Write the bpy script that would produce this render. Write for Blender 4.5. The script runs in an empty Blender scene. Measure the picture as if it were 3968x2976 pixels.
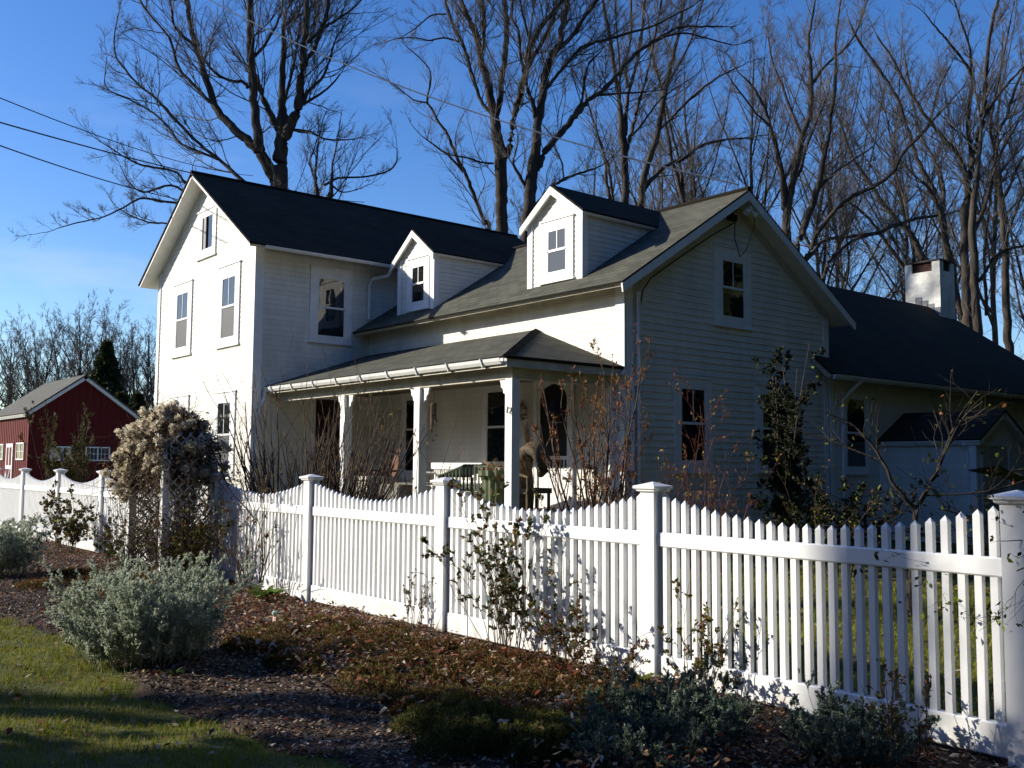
import bpy, math, random
import numpy as np
from mathutils import Vector, Matrix

scn = bpy.context.scene
col = scn.collection
# ------------------------------------------------------------------ camera
CAM = np.array([4.602, -5.060, 1.476])
pitch, roll, yaw = 0.0822, 0.0066, 0.8800
_f = Vector((-math.sin(yaw)*math.cos(pitch), math.cos(yaw)*math.cos(pitch), math.sin(pitch)))
_r = Vector((math.cos(yaw), math.sin(yaw), 0)); _u = _r.cross(_f)
_r2 = math.cos(roll)*_r + math.sin(roll)*_u; _u2 = -math.sin(roll)*_r + math.cos(roll)*_u
cd = bpy.data.cameras.new('camera'); cam = bpy.data.objects.new('camera', cd); col.objects.link(cam)
M = Matrix((( _r2.x, _u2.x, -_f.x, CAM[0]), (_r2.y, _u2.y, -_f.y, CAM[1]), (_r2.z, _u2.z, -_f.z, CAM[2]), (0, 0, 0, 1)))
cam.matrix_world = M
cd.sensor_width = 36; cd.lens = 34.78; cd.clip_start = .05; cd.clip_end = 2000
scn.camera = cam
# ------------------------------------------------------------------ sky, sun, exposure
SUN = Vector((-1.03, -1.0, 0.61)).normalized()          # towards the sun
EL = math.asin(SUN.z); AZ = math.atan2(SUN.x, SUN.y)
w = bpy.data.worlds.new('World'); scn.world = w; w.use_nodes = True
nt = w.node_tree; nt.nodes.clear()
sky = nt.nodes.new('ShaderNodeTexSky'); sky.sky_type = 'NISHITA'; sky.sun_disc = False
sky.sun_elevation = EL; sky.sun_rotation = AZ; sky.altitude = 300; sky.air_density = 1.0; sky.dust_density = .5; sky.ozone_density = 3.0
bg = nt.nodes.new('ShaderNodeBackground'); bg.inputs[1].default_value = .10
wo = nt.nodes.new('ShaderNodeOutputWorld')
hs = nt.nodes.new('ShaderNodeHueSaturation'); hs.inputs['Saturation'].default_value = 1.28; hs.inputs['Hue'].default_value = .513; hs.inputs['Value'].default_value = 1.24
nt.links.new(sky.outputs[0], hs.inputs['Color']); tcw = nt.nodes.new('ShaderNodeTexCoord'); mpw = nt.nodes.new('ShaderNodeMapping'); mpw.inputs['Scale'].default_value = (1, 1, 3.2); nt.links.new(tcw.outputs['Generated'], mpw.inputs[0])
nzw = nt.nodes.new('ShaderNodeTexNoise'); nzw.inputs['Scale'].default_value = 4.3; nzw.inputs['Detail'].default_value = 9; nt.links.new(mpw.outputs[0], nzw.inputs[0])
crw = nt.nodes.new('ShaderNodeMapRange'); crw.inputs[1].default_value = .54; crw.inputs[2].default_value = .78; crw.inputs[4].default_value = .55; nt.links.new(nzw.outputs[0], crw.inputs[0])
spw = nt.nodes.new('ShaderNodeSeparateXYZ'); nt.links.new(tcw.outputs['Generated'], spw.inputs[0])
elw = nt.nodes.new('ShaderNodeMapRange'); elw.inputs[1].default_value = .42; elw.inputs[2].default_value = .06; elw.inputs[3].default_value = 0; elw.inputs[4].default_value = 1; nt.links.new(spw.outputs[2], elw.inputs[0])
muw = nt.nodes.new('ShaderNodeMath'); muw.operation = 'MULTIPLY'; nt.links.new(crw.outputs[0], muw.inputs[0]); nt.links.new(elw.outputs[0], muw.inputs[1])
mxw = nt.nodes.new('ShaderNodeMix'); mxw.data_type = 'RGBA'; mxw.inputs[7].default_value = (5.6, 5.9, 6.4, 1)
nt.links.new(muw.outputs[0], mxw.inputs[0]); nt.links.new(hs.outputs[0], mxw.inputs[6]); nt.links.new(mxw.outputs[2], bg.inputs[0]); nt.links.new(bg.outputs[0], wo.inputs[0])
sl = bpy.data.lights.new('sun', 'SUN'); so = bpy.data.objects.new('sun', sl); col.objects.link(so)
sl.energy = 5.0; sl.angle = math.radians(.53); sl.color = (1.0, .93, .80)
so.rotation_euler = SUN.to_track_quat('Z', 'Y').to_euler(); so.location = (0, 0, 30)
scn.view_settings.view_transform = 'Standard'; scn.view_settings.look = 'None'
scn.view_settings.gamma = 1; scn.view_settings.exposure = 0.6
scn.render.engine = 'CYCLES'
rng = np.random.default_rng(7); random.seed(11)

# ------------------------------------------------------------------ helpers
def tag(o, label=None, cat=None, group=None, kind=None):
    if label: o['label'] = label
    if cat: o['category'] = cat
    if group: o['group'] = group
    if kind: o['kind'] = kind
    return o
def empty(name, loc=(0, 0, 0)):
    o = bpy.data.objects.new(name, None); col.objects.link(o); o.location = loc
    o.empty_display_size = .2
    return o
def link(name, me, m, parent):
    o = bpy.data.objects.new(name, me); col.objects.link(o)
    if m is not None: me.materials.append(m)
    if parent is not None:
        o.parent = parent
        r = parent; off = Vector((0, 0, 0))
        while r is not None: off += Vector(r.location); r = r.parent
        me.transform(Matrix.Translation(-off)) if off.length else None
    return o
class MB:
    def __init__(s): s.v = []; s.f = []
    def add(s, vs, fs):
        b = len(s.v); s.v += [tuple(map(float, q)) for q in vs]; s.f += [tuple(i+b for i in f) for f in fs]; return s
    def hexa(s, c):     # 8 corners: bottom 4 (ccw), top 4
        return s.add(c, [(3, 2, 1, 0), (4, 5, 6, 7), (0, 1, 5, 4), (1, 2, 6, 5), (2, 3, 7, 6), (3, 0, 4, 7)])
    def box(s, x0, x1, y0, y1, z0, z1):
        return s.hexa([(x0, y0, z0), (x1, y0, z0), (x1, y1, z0), (x0, y1, z0), (x0, y0, z1), (x1, y0, z1), (x1, y1, z1), (x0, y1, z1)])
    def prism(s, poly, axis, a, b):
        """extrude polygon poly (list of 3d pts) by vector"""
        n = len(poly); d = np.array(axis)
        P = [np.array(p)+d*a for p in poly]+[np.array(p)+d*b for p in poly]
        return s.add(P, [tuple(range(n))[::-1], tuple(range(n, 2*n))]+[(i, (i+1) % n, n+(i+1) % n, n+i) for i in range(n)])
    def tube(s, pts, rad, n=8, cap=True):
        pts = [Vector(p) for p in pts]; rad = [rad]*len(pts) if not hasattr(rad, '__len__') else rad
        b = len(s.v); up = Vector((.13, .21, 1)) if abs((pts[-1]-pts[0]).normalized().z) < .9 else Vector((1, .1, 0))
        for i, p in enumerate(pts):
            t = (pts[min(i+1, len(pts)-1)]-pts[max(i-1, 0)]).normalized()
            a = t.cross(up).normalized(); c = t.cross(a)
            for k in range(n):
                an = 2*math.pi*k/n; q = p+(a*math.cos(an)+c*math.sin(an))*rad[i]; s.v.append(tuple(q))
        for i in range(len(pts)-1):
            for k in range(n):
                s.f.append((b+i*n+k, b+i*n+(k+1) % n, b+(i+1)*n+(k+1) % n, b+(i+1)*n+k))
        if cap: s.f.append(tuple(b+k for k in range(n))[::-1]); s.f.append(tuple(b+(len(pts)-1)*n+k for k in range(n)))
        return s
    def fb(s, F, u0, u1, n0, n1, z0, z1):   # box in a wall frame
        c = [F(u0, n1, z0), F(u1, n1, z0), F(u1, n0, z0), F(u0, n0, z0), F(u0, n1, z1), F(u1, n1, z1), F(u1, n0, z1), F(u0, n0, z1)]
        return s.hexa(c)
    def build(s, name, m, parent=None, smooth=False, recalc=False):
        me = bpy.data.meshes.new(name); me.from_pydata(s.v, [], s.f); me.update()
        if recalc:
            import bmesh
            bm = bmesh.new(); bm.from_mesh(me); bmesh.ops.recalc_face_normals(bm, faces=bm.faces); bm.to_mesh(me); bm.free()
        if smooth: me.polygons.foreach_set('use_smooth', [True]*len(me.polygons))
        return link(name, me, m, parent)
def arr_mesh(name, V, F, m, parent=None, smooth=False, mats=None, midx=None, col_attr=None):
    V = np.asarray(V, np.float32).reshape(-1, 3); F = np.asarray(F, np.int32); k = F.shape[1]
    me = bpy.data.meshes.new(name); me.vertices.add(len(V)); me.vertices.foreach_set('co', V.ravel())
    me.loops.add(F.size); me.loops.foreach_set('vertex_index', F.ravel())
    me.polygons.add(len(F)); me.polygons.foreach_set('loop_start', np.arange(0, F.size, k, dtype=np.int32))
    if smooth: me.polygons.foreach_set('use_smooth', np.ones(len(F), bool))
    if mats:
        for q in mats: me.materials.append(q)
    if midx is not None: me.polygons.foreach_set('material_index', np.asarray(midx, np.int32))
    me.update(calc_edges=True); me.validate()
    return link(name, me, None if mats else m, parent)

# ------------------------------------------------------------------ materials
def mat(name, c, rough=.8, vary=.15, scale=8, bump=0., bscale=60, c2=None, spec=.3, stretch=None, detail=6, metal=0, coat=0, lo=.35, hi=.65, trans=0):
    m = bpy.data.materials.new(name); m.use_nodes = True; n = m.node_tree.nodes; l = m.node_tree.links
    b = n['Principled BSDF']; b.inputs['Roughness'].default_value = rough
    b.inputs['Specular IOR Level'].default_value = spec; b.inputs['Metallic'].default_value = metal
    if coat: b.inputs['Coat Weight'].default_value = coat
    tc = n.new('ShaderNodeTexCoord'); mp = n.new('ShaderNodeMapping'); l.new(tc.outputs['Object'], mp.inputs[0])
    if stretch: mp.inputs['Scale'].default_value = stretch
    nz = n.new('ShaderNodeTexNoise'); nz.inputs['Scale'].default_value = scale; nz.inputs['Detail'].default_value = detail
    nz.inputs['Roughness'].default_value = .65
    l.new(mp.outputs[0], nz.inputs[0])
    r = n.new('ShaderNodeValToRGB'); l.new(nz.outputs[0], r.inputs[0])
    c2 = c2 or tuple(x*(1-vary*2) for x in c)
    r.color_ramp.elements[0].position = lo; r.color_ramp.elements[1].position = hi
    r.color_ramp.elements[0].color = (*c2, 1); r.color_ramp.elements[1].color = (*[min(x*(1+vary), 1) for x in c], 1)
    l.new(r.outputs[0], b.inputs['Base Color'])
    if bump:
        n2 = n.new('ShaderNodeTexNoise'); n2.inputs['Scale'].default_value = bscale; n2.inputs['Detail'].default_value = 4; l.new(mp.outputs[0], n2.inputs[0])
        bp = n.new('ShaderNodeBump'); bp.inputs['Strength'].default_value = bump; bp.inputs['Distance'].default_value = .02
        l.new(n2.outputs[0], bp.inputs['Height']); l.new(bp.outputs[0], b.inputs['Normal'])
    if trans:
        t = n.new('ShaderNodeBsdfTranslucent'); mx = n.new('ShaderNodeMixShader'); mx.inputs[0].default_value = trans
        l.new(r.outputs[0], t.inputs[0]); l.new(b.outputs[0], mx.inputs[1]); l.new(t.outputs[0], mx.inputs[2])
        l.new(mx.outputs[0], n['Material Output'].inputs[0])
    return m
def shingle_mat(name, c, c2):
    """asphalt shingles: courses follow height, tabs from an offset noise, speckled granules"""
    m = bpy.data.materials.new(name); m.use_nodes = True; n = m.node_tree.nodes; l = m.node_tree.links; b = n['Principled BSDF']
    b.inputs['Roughness'].default_value = .92; b.inputs['Specular IOR Level'].default_value = .15
    tc = n.new('ShaderNodeTexCoord'); br = n.new('ShaderNodeTexBrick'); l.new(tc.outputs['UV'], br.inputs[0])
    br.inputs['Scale'].default_value = 1; br.inputs['Brick Width'].default_value = .3; br.inputs['Row Height'].default_value = .14
    br.inputs['Mortar Size'].default_value = .008; br.inputs['Mortar Smooth'].default_value = .4; br.inputs['Bias'].default_value = -.2
    br.inputs['Color1'].default_value = (*c, 1); br.inputs['Color2'].default_value = (*c2, 1); br.inputs['Mortar'].default_value = (*[x*.45 for x in c2], 1)
    nz = n.new('ShaderNodeTexNoise'); nz.inputs['Scale'].default_value = 1.1; nz.inputs['Detail'].default_value = 8; l.new(tc.outputs['UV'], nz.inputs[0])
    n3 = n.new('ShaderNodeTexNoise'); n3.inputs['Scale'].default_value = 70; n3.inputs['Detail'].default_value = 2; l.new(tc.outputs['UV'], n3.inputs[0])
    ad = n.new('ShaderNodeMath'); ad.operation = 'ADD'; l.new(nz.outputs[0], ad.inputs[0]); l.new(n3.outputs[0], ad.inputs[1])
    mr = n.new('ShaderNodeMapRange'); mr.inputs[1].default_value = .6; mr.inputs[2].default_value = 1.4; mr.inputs[3].default_value = .72; mr.inputs[4].default_value = 1.22; l.new(ad.outputs[0], mr.inputs[0])
    mx = n.new('ShaderNodeMix'); mx.data_type = 'RGBA'; mx.blend_type = 'MULTIPLY'; mx.inputs[0].default_value = 1
    l.new(br.outputs[0], mx.inputs[6]); cb = n.new('ShaderNodeCombineColor')
    for i in range(3): l.new(mr.outputs[0], cb.inputs[i])
    l.new(cb.outputs[0], mx.inputs[7]); l.new(mx.outputs[2], b.inputs['Base Color'])
    bp = n.new('ShaderNodeBump'); bp.inputs['Strength'].default_value = .5; bp.inputs['Distance'].default_value = .012
    l.new(br.outputs[0], bp.inputs['Height']); l.new(bp.outputs[0], b.inputs['Normal'])
    return m
MT = {}
MT['siding'] = mat('white_clapboard_paint', (.79, .76, .67), .55, .04, 3, .25, 50, c2=(.68, .655, .59), spec=.35, stretch=(1, 1, .35))
MT['trim'] = mat('white_trim_paint', (.82, .82, .80), .45, .02, 5, .08, 30, c2=(.74, .73, .70), spec=.4)
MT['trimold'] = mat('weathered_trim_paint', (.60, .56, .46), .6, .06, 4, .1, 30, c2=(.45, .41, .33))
MT['vinyl'] = mat('white_vinyl', (.83, .84, .85), .35, .01, 2.5, 0, c2=(.79, .80, .80), spec=.45)
MT['shingle'] = shingle_mat('asphalt_shingle_grey', (.10, .099, .077), (.058, .058, .046))
MT['shingle_dark'] = shingle_mat('asphalt_shingle_dark', (.046, .034, .022), (.031, .024, .016))
MT['bark'] = mat('grey_brown_bark', (.062, .05, .04), .95, .2, 6, .9, 22, c2=(.018, .015, .013), stretch=(1, 1, .22))
MT['barkdark'] = mat('dark_bark', (.05, .04, .032), .95, .2, 6, .8, 30, c2=(.018, .014, .012), stretch=(1, 1, .3))  # bark slightly darker than the grey brown one
MT['twig'] = mat('twig_bark', (.125, .108, .098), .9, .1, 3, c2=(.05, .045, .042))
MT['porchceil'] = mat('brown_beadboard', (.20, .15, .09), .6, .1, 5, c2=(.14, .10, .06), stretch=(1, 12, 1))
MT['stem'] = mat('shrub_stem', (.11, .075, .05), .8, .15, 12, c2=(.03, .02, .015))
MT['redstem'] = mat('red_shrub_stem', (.11, .028, .02), .7, .15, 12, c2=(.05, .015, .012))
MT['dark'] = mat('dark_void', (.012, .012, .013), .7, .1, 3)
def detail_siding(m):
    n = m.node_tree.nodes; l = m.node_tree.links; b = n['Principled BSDF']; old = b.inputs['Base Color'].links[0].from_socket
    g = n.new('ShaderNodeNewGeometry'); sp = n.new('ShaderNodeSeparateXYZ'); l.new(g.outputs['Position'], sp.inputs[0]); ad = n.new('ShaderNodeMath'); l.new(sp.outputs[0], ad.inputs[0]); l.new(sp.outputs[1], ad.inputs[1])
    sz = n.new('ShaderNodeMath'); sz.operation = 'SUBTRACT'; sz.inputs[1].default_value = .1; l.new(sp.outputs[2], sz.inputs[0])
    cb = n.new('ShaderNodeCombineXYZ'); l.new(ad.outputs[0], cb.inputs[0]); l.new(sz.outputs[0], cb.inputs[1]); br = n.new('ShaderNodeTexBrick'); l.new(cb.outputs[0], br.inputs[0])
    br.inputs['Scale'].default_value = 1; br.inputs['Brick Width'].default_value = 3.1; br.inputs['Row Height'].default_value = .105; br.inputs['Mortar Size'].default_value = .0035; br.offset = .37; br.squash = 1.4
    br.inputs['Color1'].default_value = (1, 1, 1, 1); br.inputs['Color2'].default_value = (.94, .935, .92, 1); br.inputs['Mortar'].default_value = (.78, .77, .74, 1)
    mx = n.new('ShaderNodeMix'); mx.data_type = 'RGBA'; mx.blend_type = 'MULTIPLY'; mx.inputs[0].default_value = 1; l.new(old, mx.inputs[6]); l.new(br.outputs[0], mx.inputs[7]); l.new(mx.outputs[2], b.inputs['Base Color'])
detail_siding(MT['siding'])
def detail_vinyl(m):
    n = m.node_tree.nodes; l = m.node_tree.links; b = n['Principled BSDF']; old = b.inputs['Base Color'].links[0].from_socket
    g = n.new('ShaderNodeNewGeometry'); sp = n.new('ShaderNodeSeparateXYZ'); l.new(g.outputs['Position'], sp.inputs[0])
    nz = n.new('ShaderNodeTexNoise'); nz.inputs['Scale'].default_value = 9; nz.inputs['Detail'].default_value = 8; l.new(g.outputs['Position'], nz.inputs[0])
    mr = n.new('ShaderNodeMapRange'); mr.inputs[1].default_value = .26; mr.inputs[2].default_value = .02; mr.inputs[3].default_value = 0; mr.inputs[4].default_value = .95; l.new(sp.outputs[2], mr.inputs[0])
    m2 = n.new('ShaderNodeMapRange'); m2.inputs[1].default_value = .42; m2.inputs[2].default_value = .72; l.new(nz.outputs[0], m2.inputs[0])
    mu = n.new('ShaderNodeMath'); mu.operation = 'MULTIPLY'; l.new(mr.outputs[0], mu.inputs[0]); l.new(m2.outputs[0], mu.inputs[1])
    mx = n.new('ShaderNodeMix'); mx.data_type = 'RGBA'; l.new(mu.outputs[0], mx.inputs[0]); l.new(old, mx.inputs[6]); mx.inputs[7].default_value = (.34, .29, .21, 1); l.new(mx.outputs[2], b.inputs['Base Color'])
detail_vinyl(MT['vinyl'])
def glass(name, tint, rough=.03):
    m = bpy.data.materials.new(name); m.use_nodes = True; n = m.node_tree.nodes; l = m.node_tree.links; b = n['Principled BSDF']
    b.inputs['Base Color'].default_value = (*tint, 1); b.inputs['Roughness'].default_value = rough; b.inputs['Specular IOR Level'].default_value = .8
    b.inputs['IOR'].default_value = 1.55
    tc = n.new('ShaderNodeTexCoord'); nz = n.new('ShaderNodeTexNoise'); nz.inputs['Scale'].default_value = 1.7; l.new(tc.outputs['Object'], nz.inputs[0])
    bp = n.new('ShaderNodeBump'); bp.inputs['Strength'].default_value = .12; bp.inputs['Distance'].default_value = .05; l.new(nz.outputs[0], bp.inputs['Height']); l.new(bp.outputs[0], b.inputs['Normal'])
    return m
MT['glass'] = glass('window_glass', (.012, .014, .016))
MT['screen'] = mat('insect_screen', (.06, .06, .065), .6, .1, 300, c2=(.035, .035, .04), spec=.4)

# wall frames: F(u, n, z); u runs to the right seen from outside, n outwards
def front(y): return lambda u, n, z: (u, y-n, z)
def side(x): return lambda u, n, z: (x+n, u, z)
def back(y): return lambda u, n, z: (-u, y+n, z)
def clap(F, z0, z1, lf, rf, e=.105, th=.010, base=-.03):
    """lapped boards; lf/rf(z) give the left and right end"""
    b = MB(); z = z0
    while z < z1-1e-4:
        t = min(z+e, z1); a0, a1 = lf(z), rf(z); c0, c1 = lf(t), rf(t)
        if a1-a0 > .01:
            if c1 < c0: c0 = c1 = (c0+c1)/2
            b.add([F(a0, th, z), F(a1, th, z), F(c1, .004, t), F(c0, .004, t), F(a0, .003, z), F(a1, .003, z)], [(0, 1, 2, 3), (4, 5, 1, 0)])
            b.add([F(a0, base, z), F(a1, base, z), F(c1, base, t), F(c0, base, t)], [(3, 2, 1, 0)])
            b.add([F(a0, base, z), F(a0, th, z), F(c0, .004, t), F(c0, base, t)], [(0, 1, 2, 3)])
            b.add([F(a1, th, z), F(a1, base, z), F(c1, base, t), F(c1, .004, t)], [(0, 1, 2, 3)])
        z = t
    return b
def window(parent, F, u0, u1, z0, z1, gu0, gu1, gz0, gz1, upper='glass', lower='screen', muntin=True, mr=.5, name='window', curtain=None):
    """casing (u0..z1) around a double-hung sash pair filling gu0..gz1"""
    b = MB(); t = .036
    b.fb(F, u0, gu0, -.01, t, z0, z1); b.fb(F, gu1, u1, -.01, t, z0, z1)
    b.fb(F, gu0, gu1, -.01, t, gz1, z1); b.fb(F, gu0, gu1, -.01, t, z0, gz0)
    o = b.build(name, MT['trim'], parent)
    s = MB(); s.fb(F, u0-.03, u1+.03, -.01, t+.02, z0-.04, z0)
    s.build('sill', MT['trim'], o)
    MB().fb(F, u0-.02, u1+.02, -.01, t+.02, z1, z1+.03).build('drip_cap', MT['trim'], o)
    zm = gz0+(gz1-gz0)*mr; a = .036; s = MB()
    s.fb(F, gu0, gu0+a, .0, .032, zm, gz1); s.fb(F, gu1-a, gu1, .0, .032, zm, gz1)
    s.fb(F, gu0+a, gu1-a, .0, .032, gz1-a, gz1); s.fb(F, gu0+a, gu1-a, .0, .034, zm-.02, zm+.022)
    s.fb(F, gu0, gu0+a*.8, .0, .030, gz0, zm-.02); s.fb(F, gu1-a*.8, gu1, .0, .030, gz0, zm-.02)
    s.fb(F, gu0+a*.8, gu1-a*.8, .0, .030, gz0, gz0+a*1.2)
    if muntin: um = (gu0+gu1)/2; s.fb(F, um-.009, um+.009, .0, .029, zm+.022, gz1-a)
    s.build('sash', MT['trim'], o)
    p = MB(); p.add([F(gu0, .023, zm), F(gu1, .023, zm), F(gu1, .023, gz1), F(gu0, .023, gz1)], [(0, 1, 2, 3)]); p.build('pane', MT[upper], o)
    p = MB(); p.add([F(gu0, .020, gz0), F(gu1, .020, gz0), F(gu1, .020, zm), F(gu0, .020, zm)], [(0, 1, 2, 3)]); p.build('pane', MT[lower], o)
    return o
def slab(name, A, B, Cc, Dd, th, m, parent, uv=True, over=0.):
    """roof slab: A-B along the eave, D-C along the ridge; A, B, C, D counterclockwise seen from above; thickness downward"""
    A, B, Cc, Dd = [Vector(q) for q in (A, B, Cc, Dd)]
    n = (B-A).cross(Dd-A).normalized()
    if n.z < 0: n = -n
    pts = [A, B, Cc, Dd]; low = [q-n*th for q in pts]
    me = bpy.data.meshes.new(name); me.from_pydata([tuple(q) for q in low+pts], [], [(3, 2, 1, 0), (4, 5, 6, 7), (0, 1, 5, 4), (1, 2, 6, 5), (2, 3, 7, 6), (3, 0, 4, 7)])
    U = (B-A).normalized(); V = n.cross(U)
    ul = me.uv_layers.new(name='UVMap')
    for lp in me.loops:
        q = Vector(me.vertices[lp.vertex_index].co)-A; ul.data[lp.index].uv = (q.dot(U), q.dot(V))
    me.update()
    import bmesh
    bm = bmesh.new(); bm.from_mesh(me); bmesh.ops.recalc_face_normals(bm, faces=bm.faces); bm.to_mesh(me); bm.free()
    return link(name, me, m, parent)
# ------------------------------------------------------------------ the farmhouse
house = tag(empty('farmhouse', (-10, 8, 0)), 'white clapboard farmhouse with dark roofs, two dormers and a front porch behind the picket fence', 'house')
xa, xb, yL, yB = -19.261, -13.90, 3.513, 12.29
zE, zR = 5.822, 7.934; ovs, ovr = .483, .372; xm = (xa+xb)/2
sb = (zR-zE)/((xb-xa)/2+ovs)
def rz_block(x): return zR - abs(x-xm)*sb - .11      # underside of the roof
def lfb(z): return xa if z < rz_block(xa) else xm-(zR-.11-z)/sb
def rfb(z): return xb if z < rz_block(xb) else xm+(zR-.11-z)/sb
clap(front(yL), .1, zR-.12, lfb, rfb).build('wall', MT['siding'], house)
clap(side(xb), .1, rz_block(xb), lambda z: yL, lambda z: yB).build('wall', MT['siding'], house)
b = MB(); b.box(xa, xa+.05, yL+.05, yB, 0, rz_block(xa)); b.prism([(xa, yB-.05, 0), (xb, yB-.05, 0), (xb, yB-.05, rz_block(xb)), (xm, yB-.05, zR-.12), (xa, yB-.05, rz_block(xa))], (0, 1, 0), 0, .05)
b.build('wall', MT['siding'], house, recalc=True)
def board(F, u0, u1, z0, z1, n=.03, parent=house, name='corner_board', m='trim'):
    return MB().fb(F, u0, u1, -.01, n, z0, z1).build(name, MT[m], parent)
board(front(yL), xa-.03, xa+.13, .1, rz_block(xa)+.02, .032); board(front(yL), xb-.12, xb+.032, .1, rz_block(xb)-.02, .034)
board(side(xb), yL+.002, yL+.16, .1, rz_block(xb)-.02)
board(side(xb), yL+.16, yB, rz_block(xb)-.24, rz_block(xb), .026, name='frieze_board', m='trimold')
# block roof: white trim slab under a shingle slab, on both slopes
def gable_pair(x0, x1, xr, y0, y1, z0, zr, sh, axis='y', parent=house, fas='trim', t1=.035, t2=.06):
    """ridge along y at x=xr. returns shingle objects"""
    res = []
    for (xe, sgn) in ((x0, -1), (x1, 1)):
        if sgn > 0: P = [(xe, y0, z0), (xe, y1, z0), (xr, y1, zr), (xr, y0, zr)]
        else: P = [(xe, y1, z0), (xe, y0, z0), (xr, y0, zr), (xr, y1, zr)]
        if axis == 'x': P = [(-p[1], p[0], p[2]) for p in P]      # rotate: ridge along x
        o = slab('roof', *P, t1, MT[sh], parent); res.append(o)
        n = (Vector(P[1])-Vector(P[0])).cross(Vector(P[3])-Vector(P[0])).normalized()
        if n.z < 0: n = -n
        ins = .025
        Q = [Vector(q)-n*(t1+.001) for q in P]; mid = sum(Q, Vector())/4
        d01 = (Q[1]-Q[0]).normalized(); d03 = (Q[3]-Q[0]).normalized()
        Q = [Q[0]+d01*ins+d03*ins, Q[1]-d01*ins+d03*ins, Q[2]-d01*ins, Q[3]+d01*ins]
        slab('fascia', *Q, t2, MT[fas], o)
    return res
gable_pair(xa-ovs, xb+ovs, xm, yL-ovr, yB+.3, zE, zR, 'shingle_dark')
MB().tube([(xm, yL-ovr, zR+.0), (xm, yB+.3, zR+.0)], .05, 6).build('ridge_cap', MT['shingle_dark'], house)
FL = front(yL)
window(house, FL, -18.27, -17.15, 3.96, 5.62, -18.06, -17.36, 4.10, 5.42, mr=.52)
window(house, FL, -15.70, -14.60, 3.96, 5.66, -15.50, -14.80, 4.09, 5.43, mr=.52)
window(house, FL, -18.27, -17.15, 1.20, 2.99, -18.06, -17.36, 1.37, 2.78, mr=.5)
window(house, FL, -15.75, -14.66, 1.20, 2.96, -15.55, -14.86, 1.37, 2.78, mr=.5)
# attic slider
o = window(house, FL, -16.93, -15.92, 6.06, 7.10, -16.78, -16.07, 6.19, 6.99, lower='glass', muntin=False, mr=.02)
MB().fb(FL, -16.43, -16.40, .0, .05, 6.24, 6.95).build('mullion', MT['dark'], o)
cm = mat('curtain_cloth', (.50, .46, .48), .9, .1, 3, c2=(.3, .27, .3), stretch=(14, 1, .3))
MB().fb(FL, -16.74, -16.66, .0, .034, 6.24, 6.95).build('curtain', MT['trimold'], o)
MB().fb(FL, -16.58, -16.46, .0, .031, 6.24, 6.95).build('curtain', cm, o)
SB = side(xb)
window(house, SB, 4.72, 5.72, 4.05, 5.61, 4.89, 5.56, 4.14, 5.42, mr=.5, muntin=False, lower='glass')
# downspouts and gutters
def gutter(p0, p1, parent=house, r=.06, m='trim', brackets=0, sc=.85):
    b = MB(); p0, p1 = Vector(p0), Vector(p1); d = (p1-p0).normalized(); n = Vector((d.y, -d.x, 0))
    if n.dot(Vector((1, -1, 0))) < 0: n = -n
    prof = [(0, 0), (0, -.10), (.05, -.10), (.085, -.05), (.10, 0), (.085, 0), (.075, -.045), (.045, -.085), (.012, -.085), (.012, 0)]
    prof = [(a*sc, c*sc) for a, c in prof]; N = len(prof); vs = [tuple(p+n*a+Vector((0, 0, c))) for p in (p0, p1) for a, c in prof]
    b.add(vs, [(i, (i+1) % N, N+(i+1) % N, N+i) for i in range(N)]+[tuple(range(N)), tuple(range(N, 2*N))[::-1]])
    o = b.build('gutter', MT[m], parent, recalc=True)
    for i in range(brackets):
        q = p0.lerp(p1, (i+.5)/brackets); bb = MB()
        w2 = d*.012
        for k in range(1): 
            c = [q-w2+n*.0+Vector((0, 0, -.112)), q+w2+Vector((0, 0, -.112)), q+w2+n*.06+Vector((0, 0, -.112)), q-w2+n*.06+Vector((0, 0, -.112)),
                 q-w2+Vector((0, 0, .012)), q+w2+Vector((0, 0, .012)), q+w2+n*.112+Vector((0, 0, .012)), q-w2+n*.112+Vector((0, 0, .012))]
            bb.hexa(c)
        bb.build('gutter_bracket', MT['trim'], o)
    return o
gutter((xb+ovs, yL-.05, zE-.03), (xb+ovs, 6.45, zE-.03), sc=.62)
MB().tube([(xb+ovs+.02, 6.40, zE-.12), (xb+ovs-.05, 6.38, zE-.26), (xb+.12, 6.16, 5.50), (xb+.075, 6.12, 5.36), (xb+.075, 6.12, 4.62)], .04, 8).build('downspout', MT['trim'], house)

# ---- the wing with its gable to the right
yF, xG, yG2 = 6.177, -6.216, 11.812
yEv, zF = 5.745, 4.304; yRF, zRF = 8.926, 6.321; yE2, zFR = 12.24, 4.315; xRk = -5.838; xW0 = -14.25
sF = (zRF-zF)/(yRF-yEv); sK = (zRF-zFR)/(yE2-yRF); U = .11
def zroofF(y): return zF+(y-yEv)*sF if y < yRF else zRF-(y-yRF)*sK
clap(front(yF), .1, zroofF(yF)-.16, lambda z: xb, lambda z: xG).build('wall', MT['siding'], house)
def lg(z): return yF if z < zroofF(yF)-U else yRF-(zRF-U-z)/sF
def rg(z): return yG2 if z < zroofF(yG2)-U else yRF+(zRF-U-z)/sK
clap(side(xG), .1, zRF-U, lg, rg, e=.112, th=.018).build('wall', MT['siding'], house)
MB().box(xb, xG-.02, yG2-.05, yG2, 0, zroofF(yG2)-U).build('wall', MT['siding'], house)
board(front(yF), xG-.17, xG+.03, .1, 4.30, .032); board(side(xG), yF+.002, yF+.16, .1, 4.34, .030)
board(side(xG), yG2-.16, yG2+.02, .1, 4.34, .030)
board(front(yF), xb+.01, xG-.17, 4.22, 4.50, .028, name='frieze_board', m='trimold')
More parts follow.
